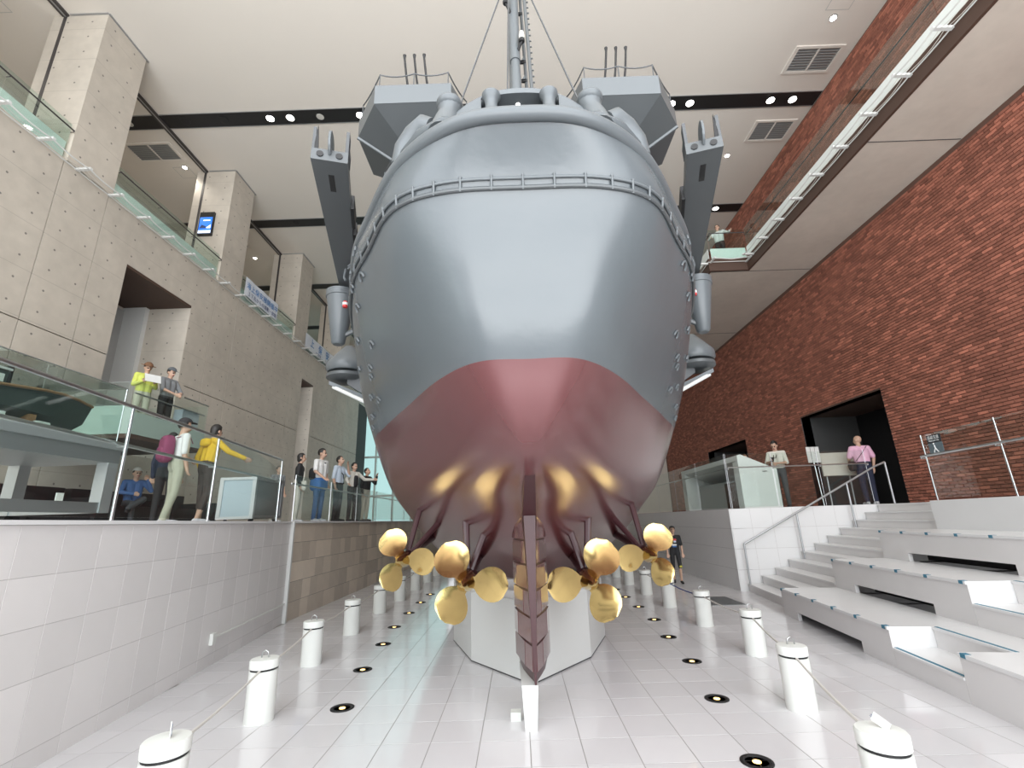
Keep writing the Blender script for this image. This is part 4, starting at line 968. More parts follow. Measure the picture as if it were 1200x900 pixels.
for b_ in ((-4.27, -4.26, 0.5, 4.9, 2.42, 3.02), (-5.22, -5.21, 0.5, 4.9, 2.42, 3.02), (-5.21, -4.27, 4.89, 4.90, 2.42, 3.02), (-5.21, -4.27, 0.5, 4.88, 3.01, 3.02)):
    MB().box(*b_).build('pane', 'glass_clear', gc)
for (x, y) in ((-4.265, 4.895), (-5.215, 4.895)): MB().tube([(x, y, 2.42), (x, y, 3.02)], 0.006, 6).build('edge', 'steel', gc)
MB().tube([(-4.265, 0.5, 3.02), (-4.265, 4.9, 3.02)], 0.006, 6).build('edge', 'steel', gc)
MB().tube([(-4.265, 4.9, 3.02), (-5.215, 4.9, 3.02)], 0.006, 6).build('edge', 'steel', gc)
bo = thing('boat_model', 'dark green wooden boat model with wheelhouse inside the glass case', 'boat model', (-4.55, 3.0, 2.42))
rows = []; bcx = -4.55
for k in range(19):
    f = k/18; y = 1.0+3.72*f; wv = 0.24*(1-0.55*max(0, (f-0.7)/0.3)**2); sh = 2.74+0.035*math.cos(f*14)+0.03*f
    rows.append([(bcx-wv, y, sh), (bcx-wv*0.8, y-0.05*f, 2.58), (bcx, y-0.12*f, 2.48), (bcx+wv*0.8, y-0.05*f, 2.58), (bcx+wv, y, sh)])
hb = MB().grid(rows); hb.add(rows[0], [(0,1,2,3,4)]); hb.add(rows[-1], [(0,1,2,3,4)]); hb.grid([[(p[0][0], p[0][1], p[0][2]-0.03) for p in rows], [(p[4][0], p[4][1], p[4][2]-0.03) for p in rows]])
hb.build('hull', 'boat_green', bo, smooth=True)
for sg in (0, 4): MB().tube([r[sg] for r in rows], 0.014, 6).build('gunwale', 'wood', bo)
MB().box(bcx-0.11, bcx+0.11, 3.45, 3.85, 2.70, 2.90).build('wheelhouse', 'boat_green', bo)
MB().box(bcx-0.12, bcx+0.12, 3.43, 3.87, 2.90, 2.92).build('wheelhouse_roof', 'grey_stone', bo)
MB().tube([(bcx, 3.95, 2.72), (bcx, 3.95, 2.97)], 0.025, 10).build('funnel', 'gun_black', bo)
for k in range(3): MB().box(bcx+0.111, bcx+0.115, 3.50+k*0.12, 3.58+k*0.12, 2.79, 2.86).build('window', 'white_plastic', bo)
for y in (1.6, 4.1): MB().box(bcx-0.16, bcx+0.16, y-0.03, y+0.03, 2.42, 2.56).build('cradle', 'wood', bo)
mi = thing('exhibit_model', 'long low white model lying on the display table beside the boat', 'model', (-4.345, 3.7, 2.42))
MB().tube([(-4.345, 3.0, 2.435), (-4.345, 3.2, 2.445), (-4.345, 4.3, 2.445), (-4.345, 4.5, 2.435)], [0.01, 0.025, 0.025, 0.01], 10).build('body', 'white_plastic', mi)
for (y, h) in ((3.35, 0.05), (3.75, 0.07), (4.15, 0.05)): MB().obox((-4.345, y, 2.45+h/2), (0.02, 0.06, h/2)).build('tower', 'white_plastic', mi)
kb = thing('display_box', 'pale blue grey display box on castors behind the balustrade', 'display box', (-4.33, 7.95, PLAT))
MB().box(-4.68, -4.14, 7.5, 8.35, 1.66, 2.28).build('body', 'board_grey', kb)
MB().box(-4.68, -4.14, 7.47, 7.5, 1.66, 2.28).build('front_panel', 'board_blue', kb)
for b_ in ((-4.70, -4.64, 7.45, 7.5, 1.65, 2.29), (-4.18, -4.12, 7.45, 7.5, 1.65, 2.29), (-4.64, -4.18, 7.45, 7.5, 2.25, 2.29), (-4.64, -4.18, 7.45, 7.5, 1.65, 1.69)): MB().box(*b_).build('frame', 'aluminium', kb)
for b_ in ((-4.14, -4.12, 7.5, 8.36, 1.66, 1.70), (-4.14, -4.12, 7.5, 8.36, 2.24, 2.29), (-4.14, -4.12, 8.3, 8.36, 1.70, 2.24)): MB().box(*b_).build('side_frame', 'steel_dull', kb)
for x in (-4.62, -4.20):
    for y in (7.58, 8.27): MB().lathe([(0.02, -0.015), (0.03, -0.012), (0.03, 0.012), (0.02, 0.015)], (x, y, 1.63), 12, axis=(1, 0, 0)).build('castor', 'gun_black', kb)
# black sofas along the concrete wall
sofa_lab = ['at the left picture edge', 'below the display table', 'with the seated man on it', 'left of the narrow recess']
for i, y in enumerate((6.6, 8.5, 10.15, 11.9)):
    s = thing('sofa', 'low black leather sofa '+sofa_lab[i], 'sofa', (-8.5, y, PLAT), 0, 'black sofas along the concrete wall')
    MB().box(-8.95, -8.0, y-0.72, y+0.72, PLAT+0.1, PLAT+0.42).build('seat', 'black', s)
    MB().box(-9.1, -8.88, y-0.75, y+0.75, PLAT+0.1, PLAT+0.78).build('backrest', 'black', s)
    for q in (-0.80, 0.70): MB().box(-9.05, -8.0, y+q-0.02, y+q+0.12, PLAT+0.1, PLAT+0.58).build('armrest', 'black', s)
    for (dx, dy) in ((-0.5, -0.7), (0.4, -0.7), (-0.5, 0.7), (0.4, 0.7)): MB().box(-8.5+dx-0.03, -8.5+dx+0.03, y+dy-0.03, y+dy+0.03, PLAT, PLAT+0.1).build('leg', 'wood', s)
# landing in front of the tall doorway
ld = struct(MB().box(LX, -7.3, 8.62, 10.72, 3.22, 3.40).build('floor_landing', 'brown_dark'), 'brown landing slab in front of the tall doorway')
lp = thing('landing_parapet', 'green glass parapet around the landing of the tall doorway', 'railing', (-7.3, 9.7, 3.4))
MB().box(-7.31, -7.29, 8.62, 10.72, 3.30, 3.72).build('lower_pane', 'landing_glass', lp)
MB().box(-7.31, -7.29, 8.62, 10.72, 3.74, 4.32).build('glass_pane', 'glass_clear', lp)
MB().box(LX, -7.32, 8.61, 8.63, 3.30, 3.85).build('lower_pane', 'landing_glass', lp)
MB().box(LX, -7.32, 8.61, 8.63, 3.87, 4.32).build('glass_pane', 'glass_clear', lp)
MB().box(LX, -7.32, 10.71, 10.73, 3.30, 4.32).build('glass_pane', 'glass_clear', lp)
MB().tube([(-7.36, 8.62, 4.10), (-7.36, 10.72, 4.10)], 0.016, 8).build('handrail', 'steel_dull', lp)
MB().tube([(-7.3, 9.9, 4.33), (-7.3, 10.72, 4.33)], 0.016, 8).build('handrail', 'steel', lp)
MB().box(-7.60, -7.4, 10.05, 10.6, 3.62, 4.10).build('sign_panel', 'board_blue', lp)
# screen on the second column, banners
sc_ = thing('wall_screen', 'upright digital screen with a blue picture on the concrete column', 'screen', (-9.96, 13.16, 10.7))
MB().box(-10.2, -9.73, 13.10, 13.18, 10.73, 11.60).build('casing', 'black', sc_)
MB().box(-10.17, -9.76, 13.094, 13.10, 10.80, 11.40).build('picture', 'screen_blue', sc_)
MB().box(-10.17, -9.76, 13.090, 13.094, 10.80, 10.90).build('caption_bar', 'screen_white', sc_)
MB().box(-10.05, -9.82, 13.090, 13.094, 11.26, 11.30).build('caption_bar', 'screen_white', sc_)
MB().extr([(-10.15, 13.090, 10.98), (-9.90, 13.090, 10.98), (-9.95, 13.090, 11.06), (-10.08, 13.090, 11.12)], (0, 0.004, 0)).build('picture_detail', 'ink_navy', sc_)
MB().extr([(-9.95, 13.090, 10.98), (-9.78, 13.090, 10.98), (-9.78, 13.090, 11.12)], (0, 0.004, 0)).build('picture_detail', 'screen_white', sc_)
def banner(lab, y0, y1, z0, z1, lines):
    t = thing('banner', lab, 'banner', (LX+0.03, (y0+y1)/2, z0))
    rows = [[(LX+0.05+0.012*math.sin(k*1.3), y0+(y1-y0)*k/12, z) for k in range(13)] for z in (z1, z0)]
    b_ = MB().grid(rows); rows2 = [[(p[0]+0.004, p[1], p[2]) for p in r] for r in rows]; b_.grid(rows2)
    b_.build('cloth', 'banner', t)
    for y in (y0, y1): MB().tube([(LX+0.05, y, z1), (LX-0.06, y+(-0.12 if y == y0 else 0.12), z1+0.05)], 0.006, 5).build('tie', 'rope', t)
    for (txt, sz, yy, zz, mt) in lines:
        mw = Matrix.Translation((LX+0.072, yy, zz)) @ Matrix.Rotation(PI/2, 4, 'Z') @ Matrix.Rotation(PI/2, 4, 'X')
        text_part('lettering', txt, sz, mt, t, mw)
banner('white banner with blue lettering hung on the parapet between second and third columns', 14.5, 16.75, 9.29, 9.97, [('海上保安展開催中', 0.27, 14.56, 9.60, 'ink_blue'), ('１７名からの活動・体験', 0.18, 14.68, 9.36, 'ink_navy')])
banner('white banner with larger blue characters beyond the third column', 19.3, 22.9, 9.16, 9.86, [('海', 0.42, 19.35, 9.42, 'banner'), ('上', 0.44, 19.75, 9.42, 'ink_blue'), ('保', 0.44, 20.65, 9.42, 'ink_blue'), ('安', 0.44, 21.5, 9.42, 'ink_blue'), ('大', 0.44, 22.3, 9.42, 'ink_blue'), ('体験学習', 0.15, 20.4, 9.22, 'ink_navy')])

# ------------------------------------------------------------------ right gallery
bt = thing('white_booth', 'white booth with sloping roof side and open grey interior', 'booth', (5.6, 12.8, PLAT))
bx0, bx1 = 5.12, 5.98; yb0, yb1 = 11.0, 14.6
MB().extr([(bx0, yb0, PLAT), (bx1, yb0, PLAT), (bx1+0.01, yb0, 2.46), (bx0+0.08, yb0, 2.82), (bx0, yb0, 2.80)], (0, 0.12, 0)).build('end_panel', 'white_paint', bt)
MB().extr([(bx0, yb1, PLAT), (bx1, yb1, PLAT), (bx1, yb1, 2.46), (bx0+0.08, yb1, 2.82), (bx0, yb1, 2.80)], (0, 0.3, 0)).build('end_panel', 'white_paint', bt)
MB().extr([(bx0, yb0+0.12, 2.68), (bx0, yb0+0.12, 2.80), (bx0+0.08, yb0+0.12, 2.82), (bx1, yb0+0.12, 2.46), (bx1, yb0+0.12, 2.34)], (0, yb1-yb0-0.12, 0)).build('roof', 'white_paint', bt)
MB().box(bx1-0.06, bx1, yb0+0.12, yb1, PLAT, 2.42).build('rear_panel', 'vent_grey', bt)
MB().box(bx0+0.02, bx0+0.10, yb0+0.12, yb0+0.32, PLAT, 2.68).build('pillar', 'white_paint', bt)
MB().box(bx0+0.35, bx0+0.45, 12.65, 14.5, PLAT, 2.3).build('counter_panel', 'vent_grey', bt)
MB().box(bx0+0.3, bx0+0.5, 11.35, 12.6, PLAT, 2.25).build('doorway', 'brown_dark', bt)
MB().box(bx0+0.28, bx0+0.30, 11.75, 11.85, 2.20, 2.30).build('notice', 'white_plastic', bt)
MB().tube([(5.65, 10.985, 2.42), (5.75, 10.985, 2.42)], 0.012, 6).build('door_handle', 'steel_dull', bt)
ss = thing('sign_stand', 'three white notice strips on a thin steel stand', 'sign', (7.72, 12.4, PLAT))
MB().tube([(7.80, 12.42, PLAT), (7.76, 12.42, 2.75)], 0.012, 6).build('pole', 'steel', ss); MB().lathe([(0.13, 0), (0.13, 0.01), (0.02, 0.02)], (7.80, 12.42, PLAT), 16).build('foot', 'steel', ss)
for k in range(3): MB().box(7.60+k*0.115, 7.70+k*0.115, 12.38, 12.395, 2.71, 3.12).build('notice', 'screen_white' if False else 'white_paint', ss)
ib = thing('info_board', 'beige tilted information board beside the dark doorway', 'board', (8.5, 12.5, PLAT))
MB().add([(7.98,12.45,2.37),(8.85,12.45,2.38),(9.02,12.75,3.0),(8.16,12.75,2.99),(7.98,12.49,2.36),(8.85,12.49,2.36),(9.02,12.79,2.98),(8.16,12.79,2.98)], [(0,1,2,3),(7,6,5,4),(0,4,5,1),(1,5,6,2),(2,6,7,3),(3,7,4,0)]).build('panel', 'corridor_beige', ib)
for x in (8.15, 8.75): MB().tube([(x, 12.65, PLAT), (x, 12.62, 2.6)], 0.02, 8).build('leg', 'steel_dull', ib)
M('pict_white', (0.8, 0.82, 0.82), 0.5); M('sign_dark', (0.02, 0.025, 0.03), 0.4); M('sign_grey', (0.12, 0.16, 0.18), 0.4)
gp = Vector(S(-0.17, 2.49)); ge = Vector(S(-0.47, 2.49)); gn = -SV
sg_ = thing('glass_notice', 'dark caution sign with white pictogram stuck on the glass balustrade', 'sign', (gp.x, gp.y, 2.35))
ang = math.atan2(ge.y-gp.y, ge.x-gp.x)
MB().extr([(gp.x, gp.y, 2.46), (ge.x, ge.y, 2.46), (ge.x, ge.y, 2.58), (gp.x, gp.y, 2.58)], (gn.x*0.004, gn.y*0.004, 0)).build('plate', 'sign_dark', sg_)
MB().extr([(gp.x, gp.y, 2.30), (ge.x, ge.y, 2.30), (ge.x, ge.y, 2.455), (gp.x, gp.y, 2.455)], (gn.x*0.004, gn.y*0.004, 0)).build('plate', 'sign_grey', sg_)
ux = (ge-gp).normalized()
base = Matrix(((ux.x, 0, gn.x, gp.x+gn.x*0.006), (ux.y, 0, gn.y, gp.y+gn.y*0.006), (0, 1, 0, 0), (0, 0, 0, 1)))
text_part('lettering', '段差注意', 0.062, 'pict_white', sg_, base @ Matrix.Translation((0.02, 2.515, 0)))
text_part('lettering', 'Watch your step', 0.032, 'pict_white', sg_, base @ Matrix.Translation((0.035, 2.48, 0)))
def pict(pts, r): return MB().tube([tuple((base @ Vector((x, z, 0)))) for x, z in pts], r, 6)
pict([(0.13, 2.42), (0.14, 2.37), (0.17, 2.33), (0.19, 2.31)], 0.008).build('pictogram', 'pict_white', sg_)
pict([(0.14, 2.37), (0.11, 2.34), (0.10, 2.31)], 0.008).build('pictogram', 'pict_white', sg_)
MB().ball(tuple(base @ Vector((0.125, 2.442, 0))), 0.012).build('pictogram', 'pict_white', sg_)
# ------------------------------------------------------------------ people
SK = (0.52, 0.33, 0.24)
def cm(name, col, rough=0.8): M(name, col, rough, noise=(20, 0.08)); return name
cm('skin', SK, 0.55); cm('hair_black', (0.015, 0.013, 0.012), 0.5); cm('lip', (0.35, 0.13, 0.12)); cm('eye_dark', (0.02, 0.015, 0.012))
DEF = dict(pelvis=(0,0,.93), chest=(0,0,1.28), neck=(0,.01,1.44), head=(0,-.02,1.585),
  a_sh=(-.175,0,1.385), a_el=(-.225,.02,1.12), a_wr=(-.225,-.05,.88), b_sh=(.175,0,1.385), b_el=(.225,.02,1.12), b_wr=(.225,-.05,.88),
  a_hip=(-.085,0,.90), a_kn=(-.095,-.01,.50), a_an=(-.095,.02,.085), a_to=(-.11,-.15,.035), b_hip=(.085,0,.90), b_kn=(.095,-.01,.50), b_an=(.095,.02,.085), b_to=(.11,-.15,.035))
def capsule(mb, p, q, r0, r1, n=10):
    p = Vector(p); q = Vector(q); d_ = q-p; L_ = d_.length
    if L_ < 1e-5: mb.ball(p, r0); return
    u = d_/L_; pts = []; rs = []
    for k in range(4):
        a = PI/2*(1-k/3.0); pts.append(p-u*r0*math.sin(a)); rs.append(max(r0*math.cos(a), 0.0008))
    for k in range(4):
        a = PI/2*(k/3.0); pts.append(q+u*r1*math.sin(a)); rs.append(max(r1*math.cos(a), 0.0008))
    mb.tube(pts, rs, n)
def person(label, loc, face, H=1.68, top='w', bottom='w', shoes='shoe_grey', sleeve=0.45, leg=1.0, hair='hair_black', hairlen=0, hat=None, head_yaw=0.0, head_tilt=0.0, build=1.0, pose=None, sit=False, extras=None, category='person', voxel=0.0125):
    """face = heading angle: direction (sin, -cos) the person looks; sleeve/leg = covered share of the limb (0..1)"""
    t = thing('person', label, category, loc, face); k = H/1.7
    J = dict(DEF); J.update(pose or {}); J = {a: Vector(b) for a, b in J.items()}
    caps = []   # (p, q, r0, r1, material)
    def C(p, q, r0, r1, mt): caps.append((Vector(p), Vector(q), r0*1.0, r1*1.0, mt))
    g = build
    ch, pe, nk, hd = J['chest'], J['pelvis'], J['neck'], J['head']
    for s in (-1, 1):
        C(ch+Vector((s*.075, 0, .03)), pe+Vector((s*.055, 0, .10)), .105*g, .105*g, top)
        C(pe+Vector((s*.055, .012, .06)), pe+Vector((s*.065, .01, -.03)), .108*g, .105*g, bottom if leg > 0 else top)
    C(J['a_sh'], J['b_sh'], .062*g, .062*g, top)
    C(nk-Vector((0, 0, .03)), hd-Vector((0, 0, .05)), .052, .05, 'skin')
    for s in 'ab':
        sh, el, wr = J[s+'_sh'], J[s+'_el'], J[s+'_wr']
        if sleeve >= 1: C(sh, el, .058*g, .05*g, top); C(el, wr, .048*g, .04*g, top)
        elif sleeve >= .5: C(sh, el, .058*g, .05*g, top); C(el, wr, .040, .028, 'skin')
        else:
            mid = sh.lerp(el, sleeve*2); C(sh, mid, .060*g, .058*g, top); C(mid, el, .045, .04, 'skin'); C(el, wr, .040, .028, 'skin')
        # hand: palm, four fingers, thumb
        d_ = (wr-el).normalized(); side = d_.cross(Vector((0, 1, 0.2))).normalized(); nn = side.cross(d_).normalized()
        pc = wr+d_*.055
        C(wr+d_*.02+side*.014, pc+side*.018, .022, .021, 'skin'); C(wr+d_*.02-side*.014, pc-side*.018, .022, .021, 'skin')
        for i, ln in enumerate((.062, .072, .066, .050)):
            o_ = side*(.030-.020*i); m1 = pc+d_*(.02+ln*.5)+o_-nn*.004; C(pc+d_*.012+o_, m1, .0115, .0105, 'skin'); C(m1, m1+d_*ln*.42-nn*.022, .0105, .009, 'skin')
        th0 = wr+d_*.03+side*.03; C(th0, th0+d_*.03+side*.025-nn*.01, .0135, .012, 'skin'); C(th0+d_*.03+side*.025-nn*.01, th0+d_*.058+side*.028-nn*.02, .012, .010, 'skin')
        hp, kn, an, to = J[s+'_hip'], J[s+'_kn'], J[s+'_an'], J[s+'_to']
        C(hp, kn, .088*g, .066*g, bottom)
        if leg >= 1: C(kn, an+Vector((0, 0, .01)), .064*g, .052, bottom)
        else:
            mid = kn.lerp(an, max(0.02, (leg-.5)*2)); C(kn, mid, .064*g, .058*g, bottom); C(mid, an, .050, .036, 'skin')
        hl = an+(an-to).normalized()*.03; hl.z = to.z+.012
        C(hl, to, .043, .036, shoes); C(an-Vector((0, 0, .02)), hl, .04, .04, shoes)
    mb = MB()
    for p, q, r0, r1, mt in caps: capsule(mb, p, q, r0, r1)
    Rh = Matrix.Rotation(head_yaw, 3, 'Z') @ Matrix.Rotation(head_tilt, 3, 'X')
    el_ = []
    def E(c, r, mt): cc = hd + Rh @ Vector(c); el_.append((cc, r, mt)); mb.ball(cc, r, 16, 12, rot=Rh)
    E((0, .015, .03), (.074, .092, .092), 'skin'); E((0, -.018, -.04), (.058, .068, .072), 'skin'); E((0, -.095, -.018), (.014, .022, .022), 'skin')
    for s in (-1, 1): E((s*.076, .012, -.01), (.012, .024, .032), 'skin'); E((s*.030, -.082, .002), (.013, .010, .008), 'eye_dark')
    E((0, -.084, -.062), (.022, .010, .007), 'lip')
    me = mb.mesh('body_src', 'skin'); o = bpy.data.objects.new('body_src', me); COL.objects.link(o)
    md = o.modifiers.new('r', 'REMESH'); md.mode = 'VOXEL'; md.voxel_size = voxel
    sm = o.modifiers.new('s', 'SMOOTH'); sm.factor = 0.5; sm.iterations = 2
    dg = bpy.context.evaluated_depsgraph_get(); dg.update()
    bme = bpy.data.meshes.new_from_object(o.evaluated_get(dg)); bpy.data.objects.remove(o); bpy.data.meshes.remove(me)
    bme.name = 'body'
    n = len(bme.polygons); cen = np.empty(n*3, np.float32); bme.polygons.foreach_get('center', cen); cen = cen.reshape(-1, 3)
    names = sorted({c[4] for c in caps} | {'skin', 'eye_dark', 'lip'}); best = np.full(n, 1e9, np.float32); idx = np.zeros(n, np.int32)
    for p, q, r0, r1, mt in caps:
        p_, q_ = np.array(p), np.array(q); d_ = q_-p_; l2 = float(d_ @ d_) or 1e-9
        tt = np.clip(((cen-p_) @ d_)/l2, 0, 1); dist = np.linalg.norm(cen-(p_+tt[:, None]*d_), axis=1)-(r0+(r1-r0)*tt)
        b_ = dist < best; best[b_] = dist[b_]; idx[b_] = names.index(mt)
    Ri = np.array(Rh).T
    for c, r, mt in el_:
        v = ((cen-np.array(c)) @ Ri.T)/np.array(r); l = np.linalg.norm(v, axis=1); dist = (l-1)*min(r)
        if mt != 'skin': dist = dist-.004
        b_ = dist < best; best[b_] = dist[b_]; idx[b_] = names.index(mt)
    bme.materials.clear()
    for nm in names: bme.materials.append(MATS[nm])
    bme.polygons.foreach_set('material_index', idx); bme.polygons.foreach_set('use_smooth', [True]*n); bme.update()
    S4 = Matrix.Scale(k, 4)
    bme.transform(S4); link('body', bme, t)
    def part(name, mbx, mat, smooth=True, parent=None):
        mbx.v = [tuple(Vector(p)*k) for p in mbx.v]; return mbx.build(name, mat, parent or t, smooth=smooth, local=True)
    if hair:
        hb_ = MB(); rows = []; c0 = hd + Rh @ Vector((0, .018, .034))
        NA, NR = 22, 12
        for i in range(NR+1):
            row = []
            for j in range(NA):
                a = 2*PI*j/NA; fy = -math.cos(a)   # fy=-1 front
                low = (2.35 if fy > .2 else (1.75 if fy > -.55 else 1.02)) + (hairlen*0.5 if fy > -.4 else 0)
                ph = low*i/NR; rr = (.083, .100, .103)
                p = Vector((rr[0]*math.sin(ph)*math.sin(a), rr[1]*math.sin(ph)*fy, rr[2]*math.cos(ph)-(hairlen*.07 if ph > 1.9 and fy > -.4 else 0)))
                row.append(c0 + Rh @ p)
            rows.append(row)
        hb_.grid(rows, closed=True); inner = [[c0+(p-c0)*.90 for p in r] for r in rows]; hb_.grid([rows[-1], inner[-1]], closed=True)
        part('hair', hb_, hair)
    if hat:
        kind, mt = hat; c0 = hd + Rh @ Vector((0, .012, .045)); h = MB(); rows = []
        for i in range(8):
            ph = 1.45*i/7; rows.append([c0 + Rh @ Vector((.092*math.sin(ph)*math.cos(2*PI*j/20), .108*math.sin(ph)*math.sin(2*PI*j/20), .100*math.cos(ph))) for j in range(20)])
        h.grid(rows, closed=True)
        ht = part('hat', h, mt)
        b_ = MB()
        if kind == 'cap': pts = [c0 + Rh @ Vector((.075*math.cos(a), -.09-.085*math.sin(a), .012-.012*math.sin(a))) for a in np.linspace(0, PI, 12)] + [c0 + Rh @ Vector((x, -.088+abs(x)*.3, .016)) for x in np.linspace(-.07, .07, 6)]
        else: pts = [c0 + Rh @ Vector((.15*math.cos(a), .165*math.sin(a), .005)) for a in np.linspace(0, 2*PI, 24, endpoint=False)]
        b_.extr(pts, Rh @ Vector((0, 0, .008)))
        part('brim', b_, mt, False, ht)
    for ex in (extras or []): ex(part, J)
    return t
def bag(mat, c, h, strap=None, name='bag'):
    def f(part, J):
        m_ = MB(); m_.ball((0, 0, 0), 1.0, 20, 14)
        m_.v = [tuple(c[i]+h[i]*math.copysign(abs(p[i])**0.55, p[i]) for i in range(3)) for p in m_.v]; b = part(name, m_, mat)
        if name == 'backpack':
            m3 = MB(); m3.ball((0, 0, 0), 1.0, 16, 10); m3.v = [(c[0]+h[0]*.75*math.copysign(abs(p[0])**.5, p[0]), c[1]+h[1]*.75+h[1]*.5*p[1], c[2]-h[2]*.35+h[2]*.5*math.copysign(abs(p[2])**.5, p[2])) for p in m3.v]
            part('pocket', m3, mat, True, b); part('zip', MB().tube([(c[0]-h[0]*.8, c[1]+h[1]*.6, c[2]+h[2]*.4), (c[0], c[1]+h[1]*.9, c[2]+h[2]*.75), (c[0]+h[0]*.8, c[1]+h[1]*.6, c[2]+h[2]*.4)], .006, 6), 'cap_black', True, b)
        if strap: m2 = MB(); m2.tube(strap, 0.014, 6, flat=.5); part('strap', m2, mat, True, b)
    return f
def boxitem(name, mat, c, h, rz=0, rx=0):
    def f(part, J): part(name, MB().obox(c, h, rz, rx), mat, False)
    return f
def shade(name, pts, r, mat):
    def f(part, J): part(name, MB().tube(pts, r, 8), mat)
    return f
for nm, c in dict(hoodie_yellow=(.66,.42,.02), pants_brown=(.045,.03,.025), shoe_grey=(.45,.46,.48), cloth_white=(.72,.72,.71), khaki=(.42,.42,.33), backpack_plum=(.22,.04,.10), cap_black=(.02,.02,.022), navy=(.015,.02,.045),
      blue_shirt=(.06,.13,.30), grey_dark=(.06,.065,.07), lime=(.55,.60,.12), hat_brown=(.16,.08,.04), grey_shirt=(.20,.21,.22), jeans=(.05,.11,.24), blue_cloth=(.05,.16,.42), pale_blue=(.50,.58,.68), black_cloth=(.018,.018,.02),
      beige=(.50,.47,.40), pink=(.72,.42,.56), grey_hair=(.25,.22,.20), cream=(.62,.60,.54), cap_grey=(.10,.11,.12), sock_white=(.6,.6,.6)).items(): cm(nm, c)
R_ = math.radians
G = PLAT
person('woman in yellow hoodie and brown cropped trousers pointing over the rail', (-5.05, 7.62, G), R_(150), 1.60, 'hoodie_yellow', 'pants_brown', 'shoe_grey', 1.0, .8, hairlen=.6, head_yaw=R_(10), head_tilt=R_(8),
  pose=dict(a_el=(-.30,-.16,1.20), a_wr=(-.38,-.40,1.10), b_el=(.25,.06,1.12), b_wr=(.24,-.02,.90), a_an=(-.10,.10,.085), a_to=(-.12,-.07,.035), b_an=(.12,-.04,.085), b_to=(.14,-.21,.035), chest=(0,-.03,1.27), head=(0,-.07,1.57), neck=(0,-.03,1.43)), voxel=.0115,
  extras=[bag('hoodie_yellow', (0,.085,1.36), (.12,.06,.07), name='hood')])
person('man in white shirt with plum backpack and khaki trousers', (-5.42, 7.45, G), R_(145), 1.66, 'cloth_white', 'khaki', 'shoe_grey', .5, 1.0, hat=('cap', 'cap_black'), head_yaw=R_(-15),
  pose=dict(a_kn=(-.10,.02,.5), a_an=(-.10,.12,.085), a_to=(-.12,-.04,.035), b_el=(.22,-.06,1.14), b_wr=(.16,-.24,1.05)),
  extras=[bag('backpack_plum', (.0,.20,1.18), (.15,.09,.22), [(-.11,.12,1.36),(-.12,-.06,1.42),(-.13,-.12,1.28)], 'backpack')], voxel=.0115)
person('person in dark navy clothes half hidden behind the man with the backpack', (-5.82, 7.78, G), R_(200), 1.50, 'navy', 'black_cloth', 'black_cloth', 1.0, 1.0)
person('seated man in blue shirt and pale cap on the black sofa', (-8.28, 10.2, G-.02), R_(55), 1.66, 'blue_shirt', 'grey_dark', 'black_cloth', 1.0, 1.0, hat=('cap', 'cream'),
  pose=dict(pelvis=(0,.05,.52), chest=(0,.06,.88), neck=(0,.03,1.04), head=(0,0,1.18), a_sh=(-.175,.04,.985), b_sh=(.175,.04,.985), a_el=(-.26,-.08,.76), a_wr=(-.08,-.25,.72), b_el=(.28,-.12,.80), b_wr=(.16,-.20,1.02),
    a_hip=(-.09,.0,.52), a_kn=(-.12,-.45,.50), a_an=(-.10,-.46,.09), a_to=(-.12,-.62,.04), b_hip=(.09,0,.52), b_kn=(.06,-.46,.60), b_an=(-.22,-.62,.40), b_to=(-.28,-.74,.34)))
person('woman in lime shirt and brown hat reading a paper on the landing', (-7.72, 9.25, 3.40), R_(60), 1.52, 'lime', 'khaki', 'black_cloth', 1.0, 1.0, hat=('brim', 'hat_brown'), head_tilt=R_(20),
  pose=dict(a_el=(-.22,-.02,1.14), a_wr=(-.13,-.20,1.20), b_el=(.22,-.02,1.14), b_wr=(.13,-.20,1.20)), extras=[boxitem('paper', 'white_paint', (0,-.38,1.26), (.16,.004,.10), 0, R_(-20))])
person('man in grey shirt and black cap leaning on the landing rail', (-7.62, 9.78, 3.40), R_(80), 1.58, 'grey_shirt', 'black_cloth', 'black_cloth', .5, 1.0, hat=('cap', 'cap_grey'), head_tilt=R_(15),
  pose=dict(a_el=(-.25,-.12,1.12), a_wr=(-.06,-.28,1.02), b_el=(.25,-.12,1.12), b_wr=(.08,-.28,1.02)))
# group at the far end of the left gallery
person('young man in white shirt with black bag and blue shirt tied at the waist', (-4.75, 11.35, G), R_(75), 1.72, 'cloth_white', 'jeans', 'shoe_grey', .4, 1.0, head_yaw=R_(15),
  pose=dict(a_el=(-.26,-.06,1.14), a_wr=(-.22,-.28,.98)), extras=[bag('black_cloth', (-.05,.10,1.10), (.16,.10,.15), [(-.1,.1,1.2),(-.1,.1,1.38),(.05,-.1,1.36)]), bag('blue_cloth', (0,.02,.86), (.19,.16,.16), name='tied_shirt')])
person('man in pale blue shirt with shoulder strap holding a phone to his ear', (-4.75, 12.55, G), R_(80), 1.70, 'pale_blue', 'black_cloth', 'black_cloth', .5, 1.0, head_tilt=R_(-15),
  pose=dict(b_el=(.27,-.14,1.20), b_wr=(.15,-.16,1.45)), extras=[shade('strap', [(-.17,0,1.40),(0,-.13,1.2),(.16,-.06,.98)], .012, 'black_cloth')])
person('woman in white jacket leaning both arms on the rail', (-4.55, 13.1, G), R_(60), 1.58, 'cream', 'black_cloth', 'black_cloth', 1.0, 1.0, hairlen=.3,
  pose=dict(a_el=(-.34,-.10,1.18), a_wr=(-.42,-.30,1.05), b_el=(.36,-.08,1.22), b_wr=(.55,-.22,1.22)), extras=[bag('black_cloth', (0,-.10,1.15), (.07,.06,.17), name='shirt_front')])
